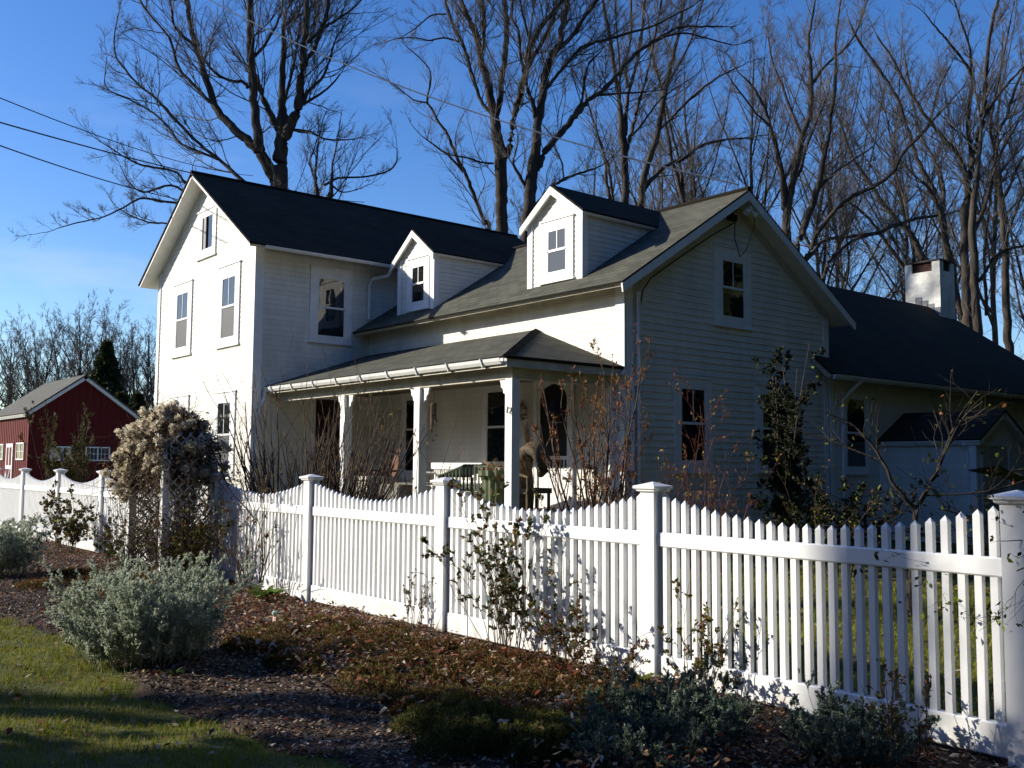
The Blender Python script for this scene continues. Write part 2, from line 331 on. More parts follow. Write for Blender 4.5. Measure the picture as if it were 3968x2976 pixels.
def slabz(name, F, pts, n0, n1, m, parent):      # polygon board on a wall frame
    b = MB(); N = len(pts)
    b.add([F(u, n0, z) for u, z in pts]+[F(u, n1, z) for u, z in pts], [tuple(range(N)), tuple(range(N, 2*N))[::-1]]+[(i, (i+1) % N, N+(i+1) % N, N+i) for i in range(N)])
    return b.build(name, MT[m], parent, recalc=True)
SG = side(xG)
slabz('frieze_board', SG, [(yF, zroofF(yF)-U+.01), (yRF, zRF-U+.03), (yRF, zRF-U-.16), (yF, zroofF(yF)-U-.16)], -.01, .026, 'trimold', house)
slabz('frieze_board', SG, [(yRF, zRF-U+.03), (yG2, zroofF(yG2)-U+.03), (yG2, zroofF(yG2)-U-.16), (yRF, zRF-U-.16)], -.01, .027, 'trimold', house)
def xz(P): return [(q[0], q[1], q[2]) for q in P]
for P in ([(xW0, yEv, zF), (xRk, yEv, zF), (xRk, yRF, zRF), (xW0, yRF, zRF)], [(xRk, yE2, zFR), (xW0, yE2, zFR), (xW0, yRF, zRF), (xRk, yRF, zRF)]):
    x_lim = xb+.02
    P = [(max(p[0], x_lim if p[2] < 5 else xW0), p[1], p[2]) for p in P]
    o = slab('roof', *P, .035, MT['shingle'], house)
    n = (Vector(P[1])-Vector(P[0])).cross(Vector(P[3])-Vector(P[0])).normalized()
    Q = [Vector(q)-n*.036 for q in P]; a = (Q[1]-Q[0]).normalized()*.025; c = (Q[3]-Q[0]).normalized()*.025
    Q = [Q[0]+(a if P[0][0] > -7 else Vector())+c, Q[1]-(a if P[1][0] > -7 else Vector())+c, Q[2]-(a if P[2][0] > -7 else Vector()), Q[3]+(a if P[3][0] > -7 else Vector())]
    slab('fascia', *Q, .06, MT['trim' if P[0][1] > 7 else 'trimold'], o)
MB().tube([(-14.0, yRF, zRF+.005), (xRk, yRF, zRF+.005)], .05, 6).build('ridge_cap', MT['shingle_dark'], house)
# rake boards and cornice return at the gable
slabz('rake_board', side(xRk-.03), [(yEv, zF-.04), (yRF, zRF-.04), (yRF, zRF-.19), (yEv+.02, zF-.17)], 0, .03, 'trim', house)
slabz('rake_board', side(xRk-.03), [(yRF, zRF-.04), (yE2, zFR-.04), (yE2-.02, zFR-.17), (yRF, zRF-.19)], 0, .031, 'trim', house)
slabz('frieze_board', SG, [(yF+.165, 3.60), (yF+.175, 3.85), (yF+.21, 4.05), (yF+.29, 4.22), (yF+.42, 4.40), (yF+.60, 4.57), (yF+.80, 4.70), (yF+.80, 4.72), (yF+.165, 4.32)], -.01, .024, 'trimold', house)
window(house, SG, 8.38, 9.40, 3.94, 5.31, 8.58, 9.22, 4.06, 5.11, mr=.52, lower='glass')
window(house, SG, 7.33, 8.28, 1.40, 2.95, 7.47, 8.12, 1.54, 2.80, mr=.52, lower='glass')
window(house, SG, 9.50, 10.55, 1.40, 2.95, 9.67, 10.38, 1.54, 2.80, mr=.5, lower='glass')
FF = front(yF)
window(house, FF, -12.53, -11.70, 1.22, 2.90, -12.38, -11.85, 1.32, 2.82, mr=.58, lower='glass', muntin=False)
window(house, FF, -9.80, -8.98, 1.40, 2.93, -9.69, -9.10, 1.50, 2.84, mr=.5, lower='glass', muntin=False)
# Dutch door with an arched dark screen above white boards
def door(u0, u1, F, zb, zt, parent, panel='trim', screen=True):
    b = MB(); c = .10
    b.fb(F, u0-c, u0, -.01, .06, zb, zt+c); b.fb(F, u1, u1+c, -.01, .06, zb, zt+c); b.fb(F, u0, u1, -.01, .06, zt, zt+c)
    o = b.build('door', MT['trim'], parent)
    b = MB(); zm = zb+.66
    b.fb(F, u0, u1, 0, .03, zb, zm)
    for i in range(6): b.fb(F, u0+.05+i*(u1-u0-.1)/6+.006, u0+.05+(i+1)*(u1-u0-.1)/6-.006, .0, .038, zb+.06, zm-.05)
    b.build('door_panel', MT['trim'], o)
    b = MB(); b.fb(F, u0, u1, 0, .045, zm+.16, zm+.22)
    n = 9
    for i in range(n): uu = u0+(i+.5)*(u1-u0)/n; b.fb(F, uu-.012, uu+.012, 0, .04, zm, zm+.16)
    b.fb(F, u0, u1, 0, .04, zm-.02, zm+.02); b.fb(F, u0, u0+.05, .0, .042, zm+.22, zt); b.fb(F, u1-.05, u1, .0, .042, zm+.22, zt)
    b.build('door_rail', MT['trim'], o)
    b = MB(); b.fb(F, u0, u1, -.005, .02, zm, zt); b.build('screen', MT['dark'], o)
    for sgn in (-1, 1):     # corner spandrels give the arched head
        uc = u0+.05 if sgn < 0 else u1-.05; P = [(uc, zt), (uc, zt-.30)]
        for k in range(7): a = k/6*math.pi/2; P.append((uc-sgn*(.26*(1-math.cos(a))), zt-.30+.28*math.sin(a)))
        P.append((uc-sgn*.26, zt)); slabz('spandrel', F, P, .02, .04, 'trim', o)
    MB().tube([F(u1-.08, .03, zm-.15), F(u1-.08, .085, zm-.15)], [.018, .03], 8).build('handle', MT['dark'], o)
    return o
door(-8.24, -7.45, FF, .76, 2.86, house)
# dark door on the shaded side wall at the left end of the porch
b = MB(); b.fb(SB, 4.78, 4.90, -.01, .05, .74, 2.95); b.fb(SB, 5.55, 5.67, -.01, .05, .74, 2.95); b.fb(SB, 4.90, 5.55, -.01, .05, 2.83, 2.95)
o = b.build('door', MT['trim'], house); MB().fb(SB, 4.90, 5.55, -.01, .03, .74, 2.83).build('door_panel', mat('dark_red_door', (.035, .012, .012), .5), o)
MB().tube([SB(5.0, .03, 1.7), SB(5.0, .09, 1.7)], [.015, .03], 8).build('handle', MT['trimold'], o)

# ---- dormers
def dormer(x0, x1, tl, tr, zt, zpk, gl, gr, gz0, gz1, lower):
    yD = 6.24; xc = (tl+tr)/2; ev = 5.735; ye = yD-.11
    FD = front(yD); zb = zroofF(yD)-.02; s_ = (zpk-ev)/((tr-tl)/2)
    def zt_(x): return zpk-.10-abs(x-xc)*s_
    zw = zt_(x0)
    b = clap(FD, zb, zpk-.12, lambda z: x0 if z < zw else xc-(zpk-.10-z)/s_, lambda z: x1 if z < zw else xc+(zpk-.10-z)/s_, e=.085, th=.014)
    dm = b.build('dormer', MT['siding'], house)
    # cheeks: clapboards clipped by the main roof
    z = zb
    for F_, xx, sg in ((side(x1), x1, 1), (lambda u, n, z: (x0-n, u, z), x0, -1)):
        bb = MB(); z = zb
        while z < zw:
            t = min(z+.085, zw); ya = yD; y0_ = yEv+(z+.085-zF)/sF+.05
            bb.add([F_(ya, .014, z), F_(y0_, .014, z), F_(y0_, .004, t), F_(ya, .004, t), F_(ya, 0, z), F_(y0_, 0, z)], [(0, 1, 2, 3), (4, 5, 1, 0)] if sg > 0 else [(3, 2, 1, 0), (0, 1, 5, 4)])
            z = t
        bb.build('dormer_cheek', MT['siding'], dm)
    for (a, c) in ((x0-.015, x0+.12), (x1-.12, x1+.015)):
        MB().fb(FD, a, c, -.10, .03, zb, zw+.02).build('corner_board', MT['trim'], dm)
    # roof slopes run back to the main roof
    yb_e = yEv+(ev-zF)/sF+.25; yb_p = yEv+(zpk-zF)/sF+.25
    yb_p = min(yb_p, yRF+.2)
    for xe in (tl, tr):
        P = [(xe, ye, ev), (xe, yb_e, ev), (xc, yb_p, zpk), (xc, ye, zpk)] if xe > xc else [(xe, yb_e, ev), (xe, ye, ev), (xc, ye, zpk), (xc, yb_p, zpk)]
        o = slab('dormer_roof', *P, .03, MT['shingle_dark'], dm)
        n = (Vector(P[1])-Vector(P[0])).cross(Vector(P[3])-Vector(P[0])).normalized()
        if n.z < 0: n = -n
        Q = [Vector(q)-n*.031 for q in P]
        slab('fascia', *Q, .05, MT['trim'], dm)
    for sgn in (-1, 1):   # rake boards
        xe = tr if sgn > 0 else tl
        slabz('rake_board', front(ye), [(xe, ev-.035), (xc, zpk-.035), (xc, zpk-.17), (xe, ev-.165)], -.025, .012+.001*sgn, 'trim', dm)
    window(house, FD, gl-.16, gr+.16, gz0-.11, gz1+.15, gl, gr, gz0, gz1, lower=lower, mr=.52, upper='glass')
    return dm
cur = mat('pale_blind', (.33, .36, .40), .5, .08, 3, c2=(.25, .28, .31), spec=.8); MT['blind'] = cur
dormer(-8.613, -7.227, -8.737, -7.112, 5.74, 6.33, -8.10, -7.60, 4.77, 5.56, 'glass')
dormer(-12.83, -11.525, -12.98, -11.42, 5.74, 6.33, -12.32, -11.84, 4.77, 5.56, 'glass')

# ---- porch
yP, zP, xP = 3.777, 3.038, -6.191; xA, zA = -8.339, 3.841; xL = xb+.03
sh = MT['shingle']
def tri(name, P, th, m, parent):
    A = [Vector(p) for p in P]; n = (A[1]-A[0]).cross(A[2]-A[0]).normalized(); n = n if n.z > 0 else -n
    N = len(A); me = bpy.data.meshes.new(name); me.from_pydata([tuple(q-n*th) for q in A]+[tuple(q) for q in A], [], [tuple(range(N))[::-1], tuple(range(N, 2*N))]+[(i, (i+1) % N, N+(i+1) % N, N+i) for i in range(N)])
    Uv = (A[1]-A[0]).normalized(); Vv = n.cross(Uv); ul = me.uv_layers.new(name='UVMap')
    for lp in me.loops:
        q = Vector(me.vertices[lp.vertex_index].co)-A[0]; ul.data[lp.index].uv = (q.dot(Uv), q.dot(Vv))
    import bmesh
    bm = bmesh.new(); bm.from_mesh(me); bmesh.ops.recalc_face_normals(bm, faces=bm.faces); bm.to_mesh(me); bm.free()
    return link(name, me, m, parent)
o = tri('porch_roof', [(xL, yP, zP), (xP, yP, zP), (xA, yF-.02, zA), (xL, yF-.02, zA)], .05, sh, house)
tri('porch_roof', [(xP, yP, zP), (xP, yF-.02, zP), (xA, yF-.02, zA)], .05, sh, house)
hp = MB(); P0, P1 = Vector((xP, yP, zP)), Vector((xA, yF, zA))      # hip cap tiles
for i in range(26):
    q = P0.lerp(P1, i/26); q2 = P0.lerp(P1, (i+1.25)/26); d = (q2-q).normalized(); n = d.cross(Vector((0, 0, 1))).normalized()
    u_ = Vector((0, 0, 1)); hp.add([q+n*.10-u_*.02, q+u_*.035, q-n*.10-u_*.02, q2+n*.09-u_*.03, q2+u_*.018, q2-n*.09-u_*.03], [(0, 1, 4, 3), (1, 2, 5, 4), (0, 2, 1)])
hp.build('hip_cap', MT['shingle'], o)
b = MB(); b.box(xL, xP-.05, yP+.03, yF-.03, 2.93, 2.965); b.build('porch_ceiling', MT['porchceil'], house)
b = MB(); b.box(xL, xP-.03, yP+.012, yP+.04, 2.88, 3.0); b.box(xP-.055, xP-.03, yP+.04, yF-.03, 2.88, 3.0)
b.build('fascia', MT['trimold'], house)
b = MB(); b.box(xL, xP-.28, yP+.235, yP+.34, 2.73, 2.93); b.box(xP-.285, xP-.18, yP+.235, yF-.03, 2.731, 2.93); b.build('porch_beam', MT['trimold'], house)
gutter((xL-.05, yP+.01, zP-.035), (-6.29, yP+.01, zP-.035), brackets=9)
MB().tube([(xL+.05, yP-.04, zP-.10), (xL+.03, yP-.05, zP-.26), (xb+.07, yL+.10, zP-.52), (xb+.07, yL+.08, zP-.66), (xb+.07, yL+.08, .1)], .035, 8).build('downspout', MT['trim'], house)
MB().tube([(xP+.02, yF-.1, zP-.1), (xP+.05, yF+.08, zP-.2), (xG+.08, yF+.10, zP-.4), (xG+.08, yF+.10, .1)], .035, 8).build('downspout', MT['trim'], house)
MB().tube([(xG+.08, yF+.24, 4.25), (xG+.075, yF+.24, .2)], .035, 8).build('downspout', MT['trim'], house)
yp0 = yP+.20
for i, xr in enumerate((-6.33, -8.68, -11.06)):
    p = MB().box(xr-.155, xr, yp0, yp0+.15, .70, 2.73).build('porch_post', MT['trim'], house)
    b = MB(); b.box(xr-.165, xr+.01, yp0-.01, yp0+.16, .70, .86)
    b.build('post_base', MT['trim'], p)
    for sg in (-1, 1):
        if i == 0 and sg > 0: continue
        xx = xr-.155 if sg < 0 else xr; P = [(xx, 2.72), (xx, 2.46)]
        for k in range(13):
            t = k/12; P.append((xx+sg*(.02+.17*t+.014*math.sin(t*18)), 2.47+.22*t**1.6+.012*math.cos(t*18)))
        P.append((xx+sg*.20, 2.72)); slabz('bracket', front(yp0+.075), P, -.02, .02, 'trim', p)
# house number on the corner post
fc = bpy.data.curves.new('n', 'FONT'); fc.body = '12'; fc.size = .14; fc.extrude = .006
fo = bpy.data.objects.new('tmp', fc); col.objects.link(fo); bpy.context.view_layer.update()
me = bpy.data.meshes.new_from_object(fo); bpy.data.objects.remove(fo)
me.transform(Matrix.Translation((-6.475, yp0-.008, 2.24)) @ Matrix.Rotation(math.radians(12), 4, 'Y') @ Matrix.Rotation(math.pi/2, 4, 'X'))
link('house_number', me, mat('dull_bronze', (.30, .27, .22), .5, metal=.4), house)
# back posts at the wall, floor, skirting, step
b = MB(); b.box(xG-.30, xG-.18, yF-.14, yF-.022, .7, 2.73); b.build('porch_post', MT['trim'], house)
pf = mat('grey_porch_boards', (.11, .11, .105), .7, .15, 5, stretch=(9, .4, 1))
MB().box(xL, xP-.12, yP+.10, yF-.022, .62, .70).build('porch_floor', pf, house)
b = MB(); b.box(xL, xP-.16, yP+.14, yP+.16, .02, .62); b.box(xP-.18, xP-.16, yP+.16, yF-.022, .02, .62); b.build('porch_skirting', MT['trim'], house)
# stone door sill and white low step that catches the sun
MB().box(-8.32, -7.36, yF-.20, yF-.022, .70, .76).build('door_sill', mat('pink_stone', (.42, .32, .28), .9, .2, 9, .5, 30), house)

# ---- rear wing
xR, yR0, yRx = -6.156, 11.74, 23.4; xe, ze = -5.806, 3.255; xrr, zrr = -8.65, 5.83; sR = (zrr-ze)/(xe-xrr); yh = 21.0
clap(side(xR), .1, ze+.30, lambda z: yR0, lambda z: yRx, e=.112).build('wall', MT['siding'], house)
MB().box(-11.1, xR-.03, yR0+.1, yR0+.16, 0, 3.5).box(-11.1, xR-.03, yRx-.05, yRx, 0, 3.5).box(-11.15, -11.1, yR0+.1, yRx, 0, 3.5).build('wall', MT['siding'], house)
board(side(xR), yR0-.0, yR0+.13, .1, 3.38, .03); board(side(xR), yR0+.13, yRx, 3.20, 3.42, .027, name='frieze_board', m='trimold')
o = tri('roof', [(xe, 11.326, ze), (xe, yh+2.86, ze), (xrr, yh, zrr), (xrr, 11.326, zrr)], .04, MT['shingle_dark'], house)
tri('roof', [(2*xrr-xe, yh+2.86, ze), (2*xrr-xe, 12.2, ze), (xrr, 12.2, zrr), (xrr, yh, zrr)], .04, MT['shingle_dark'], house)
tri('roof', [(xe, yh+2.86, ze), (2*xrr-xe, yh+2.86, ze), (xrr, yh, zrr)], .04, MT['shingle_dark'], house)
tri('fascia', [(xe-.02, 11.35, ze-.045), (xe-.02, yh+2.84, ze-.045), (xG-.2, yh+2.5, ze-.045+(xe-xG+.2)*sR), (xG-.2, 11.35, ze-.045+(xe-xG+.2)*sR)], .10, MT['trimold'], o)
gutter((xe-.01, 11.36, ze-.03), (xe-.01, 23.8, ze-.03))
window(house, side(xR), 12.20, 13.10, 1.38, 2.92, 12.29, 12.99, 1.46, 2.86, lower='glass', muntin=False)
MB().tube([(xe+.02, 12.3, ze-.1), (xR+.10, 12.15, ze-.42), (xR+.07, 12.1, ze-.5), (xR+.07, 12.1, .1)], .035, 8).build('downspout', MT['trim'], house)
# chimney
ch = MB(); cx0, cx1, cy0, cy1 = -9.30, -8.31, 20.5, 21.3
wp = mat('whitewashed_brick', (.74, .73, .68), .85, .06, 2.2, .5, 25, c2=(.50, .49, .44))
ch.box(cx0, cx1, cy0, cy1, 4.6, 6.80)
for (a, c_) in ((cx0, cx0+.2), (cx1-.22, cx1)):
    for (d_, e_) in ((cy0, cy0+.2), (cy1-.2, cy1)): ch.box(a, c_, d_, e_, 6.80, 7.06)
cho = ch.build('chimney', wp, house)
MB().box(cx0+.05, cx1-.05, cy0+.06, cy1-.06, 6.8, 7.04).build('flue', mat('rusty_flue', (.045, .018, .013), .9, .4, 9), cho)
MB().box(cx0-.02, cx1+.02, cy0-.02, cy1+.02, 7.06, 7.11).build('chimney_cap', mat('dark_slate', (.04, .03, .03), .8), cho)
fl = MB()
for i in range(4): fl.box(cx0+.28+i*.17, cx0+.28+(i+1)*.17+.02, cy0-.012, cy0, 5.6, 6.12-i*.11)  # grey flashing stepped to paint the stair-step shadow on this face
fl.build('step_shadow_flashing', mat('shadow_grey_flashing', (.18, .19, .20), .5), cho)
# ---- small gabled side entry
y0s, y1s, yc, xs, zes, zps = 13.52, 15.50, 14.51, -4.20, 2.05, 2.623; ss = (zps-2.03)/(yc-13.42)
clap(front(y0s), .05, 2.02, lambda z: xR, lambda z: xs).build('wall', MT['siding'], house)
clap(side(xs), .05, zps-.1, lambda z: y0s if z < 2.0 else yc-(zps-.08-z)/ss, lambda z: y1s if z < 2.0 else yc+(zps-.08-z)/ss, e=.2, th=.012).build('wall', MT['siding'], house)
board(front(y0s), xs-.12, xs+.02, .05, 2.0, .028); board(side(xs), y0s, y0s+.12, .05, 2.02, .026)
for P in ([(-6.3, 13.42, 2.03), (-4.05, 13.42, 2.03), (-4.05, yc, zps), (-6.3, yc, zps)], [(-4.05, 15.60, 2.03), (-6.3, 15.60, 2.03), (-6.3, yc, zps), (-4.05, yc, zps)]):
    o = slab('roof', *P, .03, MT['shingle_dark'], house)
    Q = [Vector(q)-Vector((.02 if q[0] > -5 else 0, 0, .035)) for q in P]; slab('fascia', *Q, .09, MT['trim'], o)
MB().tube([(-4.35, 13.38, 1.94), (-4.33, 13.48, 1.80), (-4.33, 13.47, .1)], .03, 8).build('downspout', MT['trim'], house)
SX = side(xs); b = MB(); b.fb(SX, 13.70, 13.78, -.01, .035, .1, 1.99); b.fb(SX, 14.83, 14.91, -.01, .035, .1, 1.99); b.fb(SX, 13.78, 14.83, -.01, .035, 1.91, 1.99)
o = b.build('door', MT['trim'], house); pd = MB()
for i in range(5): pd.fb(SX, 13.79+i*.208, 13.79+i*.208+.2, -.005, .018, .1, 1.90)
pd.build('door_panel', MT['trimold'], o); MB().tube([SX(14.0, .02, 1.0), SX(14.0, .07, 1.0)], [.015, .03], 8).build('handle', MT['dark'], o)
# ---- service cable, flood lamp and bracket on the gable
cb = mat('black_cable', (.02, .02, .02), .6)
MB().tube([(-6.08, 8.87, 5.78), (-6.12, 8.2, 5.42), (-6.15, 7.4, 4.93), (-6.17, 6.75, 4.52), (-6.17, 6.56, 4.3), (-6.18, 6.47, 3.9), (-6.18, 6.45, 3.2), (-6.18, 6.45, .6)], .011, 6).build('cable', cb, house)
MB().tube([(-6.1, 8.85, 5.8), (-6.05, 8.78, 5.45), (-6.05, 8.92, 5.15), (-6.05, 9.1, 5.3), (-5.98, 9.25, 5.75), (-5.95, 9.2, 6.02)], .008, 6).build('cable', cb, house)
lm = MB(); lm.box(-6.0, -5.9, 9.02, 9.12, 5.96, 6.06); lm.tube([(-5.95, 9.07, 6.0), (-5.92, 8.93, 5.92)], [.03, .055], 10); lm.tube([(-5.95, 9.07, 6.0), (-5.92, 9.22, 5.92)], [.03, .055], 10)
lm.build('flood_lamp', MT['trim'], house)
mt_ = MB(); mt_.box(-6.19, -6.08, 8.74, 8.90, 5.80, 5.90); mt_.tube([(-6.13, 8.8, 5.9), (-6.0, 8.75, 5.97), (-5.95, 8.7, 5.93)], .02, 6); mt_.build('service_head', cb, house)
# ------------------------------------------------------------------ picket fence
BAY, PW = 2.44, .123
def post(x1, parent, z0=-.05, w=PW):
    x0 = x1-w; b = MB(); b.box(x0, x1, 0, w, z0, 1.30)
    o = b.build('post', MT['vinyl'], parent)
    c = MB(); cx, cy = (x0+x1)/2, w/2
    def ring(h, z): return [(cx-h, cy-h, z), (cx+h, cy-h, z), (cx+h, cy+h, z), (cx-h, cy+h, z)]
    hs = [(w/2+.004, 1.300), (w/2+.020, 1.308), (w/2+.022, 1.318), (w/2+.036, 1.325), (w/2+.037, 1.342)]
    vs = sum([ring(h, z) for h, z in hs], [])+[(cx, cy, 1.372)]; fs = [(3, 2, 1, 0)]
    for i in range(len(hs)-1): fs += [(i*4+k, i*4+(k+1) % 4, (i+1)*4+(k+1) % 4, (i+1)*4+k) for k in range(4)]
    t = (len(hs)-1)*4; fs += [(t+k, t+(k+1) % 4, t+4) for k in range(4)]
    c.add(vs, fs); c.build('post_cap', MT['vinyl'], o)
    return o
def bay(xa_, xb_, parent, full=None):
    """pickets between two posts (xa_ right face of left post, xb_ left face of right post)"""
    fa, fb_ = full or (xa_, xb_); n = 27; pitch = (fb_-fa)/(n+.35); b = MB(); wv = .038
    for i in range(n):
        x = fa+pitch*(i+.675); 
        if x+wv > xb_ or x < xa_: continue
        t = (x-fa)/(fb_-fa); top = 1.138+.162*abs(2*t-1)**1.9+random.uniform(-.003, .003)
        jx = random.uniform(-.003, .003); x0 = x-wv/2+jx; x1 = x+wv/2+jx; y0, y1 = .043, .081; xm_, ym_ = (x0+x1)/2, (y0+y1)/2; sh_ = top-.024
        b.add([(x0, y0, .12), (x1, y0, .12), (x1, y1, .12), (x0, y1, .12), (x0, y0, sh_), (x1, y0, sh_), (x1, y1, sh_), (x0, y1, sh_), (xm_, ym_, top+.004)],
              [(0, 1, 5, 4), (1, 2, 6, 5), (2, 3, 7, 6), (3, 0, 4, 7), (4, 5, 8), (5, 6, 8), (6, 7, 8), (7, 4, 8)])
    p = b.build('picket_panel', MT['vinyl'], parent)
    for (z0, z1, nm) in ((.932, 1.030, 'rail'), (.045, .212, 'rail')):
        r = MB(); c = .008; y0, y1 = .032, .092
        vs = []
        for x in (xa_, xb_):
            vs += [(x, y0+c, z0), (x, y1-c, z0), (x, y1, z0+c), (x, y1, z1-c), (x, y1-c, z1), (x, y0+c, z1), (x, y0, z1-c), (x, y0, z0+c)]
        r.add(vs, [(i, (i+1) % 8, 8+(i+1) % 8, 8+i) for i in range(8)]+[tuple(range(8)), tuple(range(8, 16))[::-1]])
        r.build(nm, MT['vinyl'], p, recalc=True)
fence = tag(empty('picket_fence', (0, .06, 0)), 'long white scalloped picket fence right of the vine arbor, in front of the porch', 'fence')
for k in (2, 1, 0, -1, -2): post(k*BAY, fence)
post(-3*BAY, fence)
for k in (2, 1, 0, -1, -2): bay((k-1)*BAY, k*BAY-PW, fence)
fence2 = tag(empty('picket_fence', (-16.66, .06, 0)), 'white scalloped picket fence left of the vine arbor, in front of the red barn', 'fence')
X2 = -11.78
for k in range(0, 9): post(X2-k*BAY, fence2)
for k in range(0, 8): bay(X2-(k+1)*BAY, X2-k*BAY-PW, fence2)
bay(X2, -9.34-PW, fence2); post(-9.34, fence2); bay(-9.34, -8.66, fence2, full=(-9.34, -9.34+BAY-PW))
# ------------------------------------------------------------------ arbor
arb = tag(empty('garden_arbor', (-8, -.3, 0)), 'white wooden arbor with lattice sides carrying the dried clematis vine', 'arbor')
ax0, ax1, ay0, ay1 = -8.62, -7.45, -.58, .02
for x in (ax0, ax1):
    for y in (ay0, ay1): MB().box(x-.045, x+.045, y-.045, y+.045, 0, 1.52).build('post', MT['trim'], arb)
    b = MB(); sp = .13
    for sg in (1, -1):
        k = -12
        while k < 22:
            # diagonal slat in the y-z plane clipped to the panel
            zA_ = .15+k*sp; pts = []
            for t in (0, 1): pass
            ya, yb_ = ay0+.045, ay1-.045; W_ = yb_-ya
            z0_, z1_ = zA_, zA_+W_
            if z1_ > .2 and z0_ < 1.75:
                t0 = max(0, (.15-z0_)/W_); t1 = min(1, (1.85-z0_)/W_)
                if t1 > t0:
                    P_ = [((ya+W_*t) if sg > 0 else (yb_-W_*t), z0_+W_*t) for t in (t0, t1)]; d = .014; xo = x+sg*.006
                    (y_a, z_a), (y_b, z_b) = P_
                    b.add([(xo-.004, y_a, z_a-d), (xo-.004, y_b, z_b-d), (xo-.004, y_b, z_b+d), (xo-.004, y_a, z_a+d), (xo+.004, y_a, z_a-d), (xo+.004, y_b, z_b-d), (xo+.004, y_b, z_b+d), (xo+.004, y_a, z_a+d)],
                          [(0, 1, 2, 3), (7, 6, 5, 4), (0, 4, 5, 1), (3, 2, 6, 7)])
            k += 1
    b.build('lattice', MT['trim'], arb)
for y in (ay0, ay1):
    pts = []
    for k in range(13):
        a = math.pi*k/12; pts.append(((ax0+ax1)/2-(ax1-ax0)/2*math.cos(a), y, 1.46+.42*math.sin(a)))
    MB().tube(pts, .028, 6).build('arch', MT['trim'], arb)
b = MB()
for k in range(1, 12):
    a = math.pi*k/12; x = (ax0+ax1)/2-(ax1-ax0)/2*math.cos(a); z = 1.48+.42*math.sin(a); b.box(x-.02, x+.02, ay0-.1, ay1+.1, z, z+.02)
b.build('roof_slats', MT['trim'], arb)

# ------------------------------------------------------------------ red barn
MT['barn'] = mat('barn_red_boards', (.15, .013, .012), .85, .12, 5, .4, 20, c2=(.075, .008, .008), stretch=(6, 6, .25))
MT['barnroof'] = mat('barn_roof_shingles', (.10, .096, .082), .9, .1, 3, .3, 40, c2=(.07, .068, .058))
barn = tag(empty('red_barn', (-41, 7.3, 0)), 'red board barn with pale grey gable roof and white windows beyond the left fence', 'barn')
bx, by0, by1, byc, bz, bzp = -38.0, 5.22, 9.38, 7.27, 3.50, 5.0; bxl = -43.8; sB = (bzp-bz)/(byc-by0)
b = MB(); th = .08
b.prism([(bx, by0, 0), (bx, by1, 0), (bx, by1, bz), (bx, byc, bzp), (bx, by0, bz)], (1, 0, 0), -(bx-bxl), 0)
b.build('wall', MT['barn'], barn, recalc=True)
b = MB()
for i in range(14):
    y = by0+.28*i+.2; z_ = bz+(byc-abs(y-byc)-by0)*sB-.05; b.box(bx, bx+.018, y, y+.035, 0, max(z_, .5))
for i in range(19): b.box(bxl+.3*i+.1, bxl+.3*i+.13, by0-.018, by0, 0, bz-.08)
b.build('board_battens', MT['barn'], barn)
for sg in (-1, 1):
    ye_ = by0-.22 if sg < 0 else by1+.22; zz = bz-.22*sB
    P = [(bxl-.2, ye_, zz), (bx+.18, ye_, zz), (bx+.18, byc, bzp), (bxl-.2, byc, bzp)]
    if sg > 0: P = [P[1], P[0], P[3], P[2]]
    o = slab('roof', *[(p[0], p[1], p[2]+.1) for p in P], .06, MT['barnroof'], barn)
    Q = [(p[0]-(.02 if p[0] > -40 else -.02), p[1]-sg*.02, p[2]+.038) for p in P]; slab('fascia', *Q, .12, MT['trim'], o)
def bwin(F, u0, u1, z0, z1, n=2, parent=barn):
    b = MB(); c = .05
    b.fb(F, u0, u1, 0, .05, z0-c, z0); b.fb(F, u0, u1, 0, .05, z1, z1+c); b.fb(F, u0-c, u0, 0, .05, z0-c, z1+c); b.fb(F, u1, u1+c, 0, .05, z0-c, z1+c)
    for k in range(1, n): uu = u0+(u1-u0)*k/n; b.fb(F, uu-.025, uu+.025, 0, .045, z0, z1)
    o = b.build('window', MT['trim'], parent); m_ = MB()
    for k in range(n*3):
        if k % 3: uu = u0+(u1-u0)*k/(n*3); m_.fb(F, uu-.008, uu+.008, 0, .035, z0, z1)
    m_.fb(F, u0, u1, 0, .034, (z0+z1)/2-.008, (z0+z1)/2+.008); m_.build('muntin', MT['trim'], o)
    MB().fb(F, u0, u1, 0, .03, z0, z1).build('pane', MT['glass'], o)
SBn = side(bx); FBn = front(by0)
bwin(SBn, 6.10, 6.98, 1.60, 2.08); bwin(SBn, 7.46, 8.34, 1.60, 2.08)
bwin(FBn, -39.6, -38.5, 1.62, 2.22); bwin(FBn, -42.9, -41.9, 1.62, 2.2)
b = MB(); b.fb(FBn, -41.3, -40.2, 0, .05, .02, 2.25); o = b.build('door', MT['trim'], barn)
b = MB(); b.fb(FBn, -41.15, -40.83, .0, .06, 1.35, 2.1); b.fb(FBn, -40.67, -40.35, .0, .06, 1.35, 2.1); b.fb(FBn, -41.15, -40.35, 0, .056, .15, 1.2); b.build('door_panel', MT['barn'], o)
b = MB()
for sg in (1, -1):
    b.tube([(-40.75-.4*sg, by0-.065, .15), (-40.75+.4*sg, by0-.065, 1.2)], .035, 4)
b.build('cross_brace', MT['trim'], o)

# ------------------------------------------------------------------ things on the porch
PF = .70
MT['wood'] = mat('brown_wood', (.16, .075, .04), .6, .2, 8, c2=(.08, .035, .02), stretch=(8, 8, 1))
MT['dgreen'] = mat('dark_green_paint', (.035, .055, .03), .5, .15, 5)
MT['wicker'] = mat('brown_wicker', (.17, .135, .085), .85, .2, 60, .8, 90, c2=(.05, .04, .028))
MT['straw'] = mat('dry_straw', (.42, .30, .16), .85, .2, 20, c2=(.22, .14, .08))
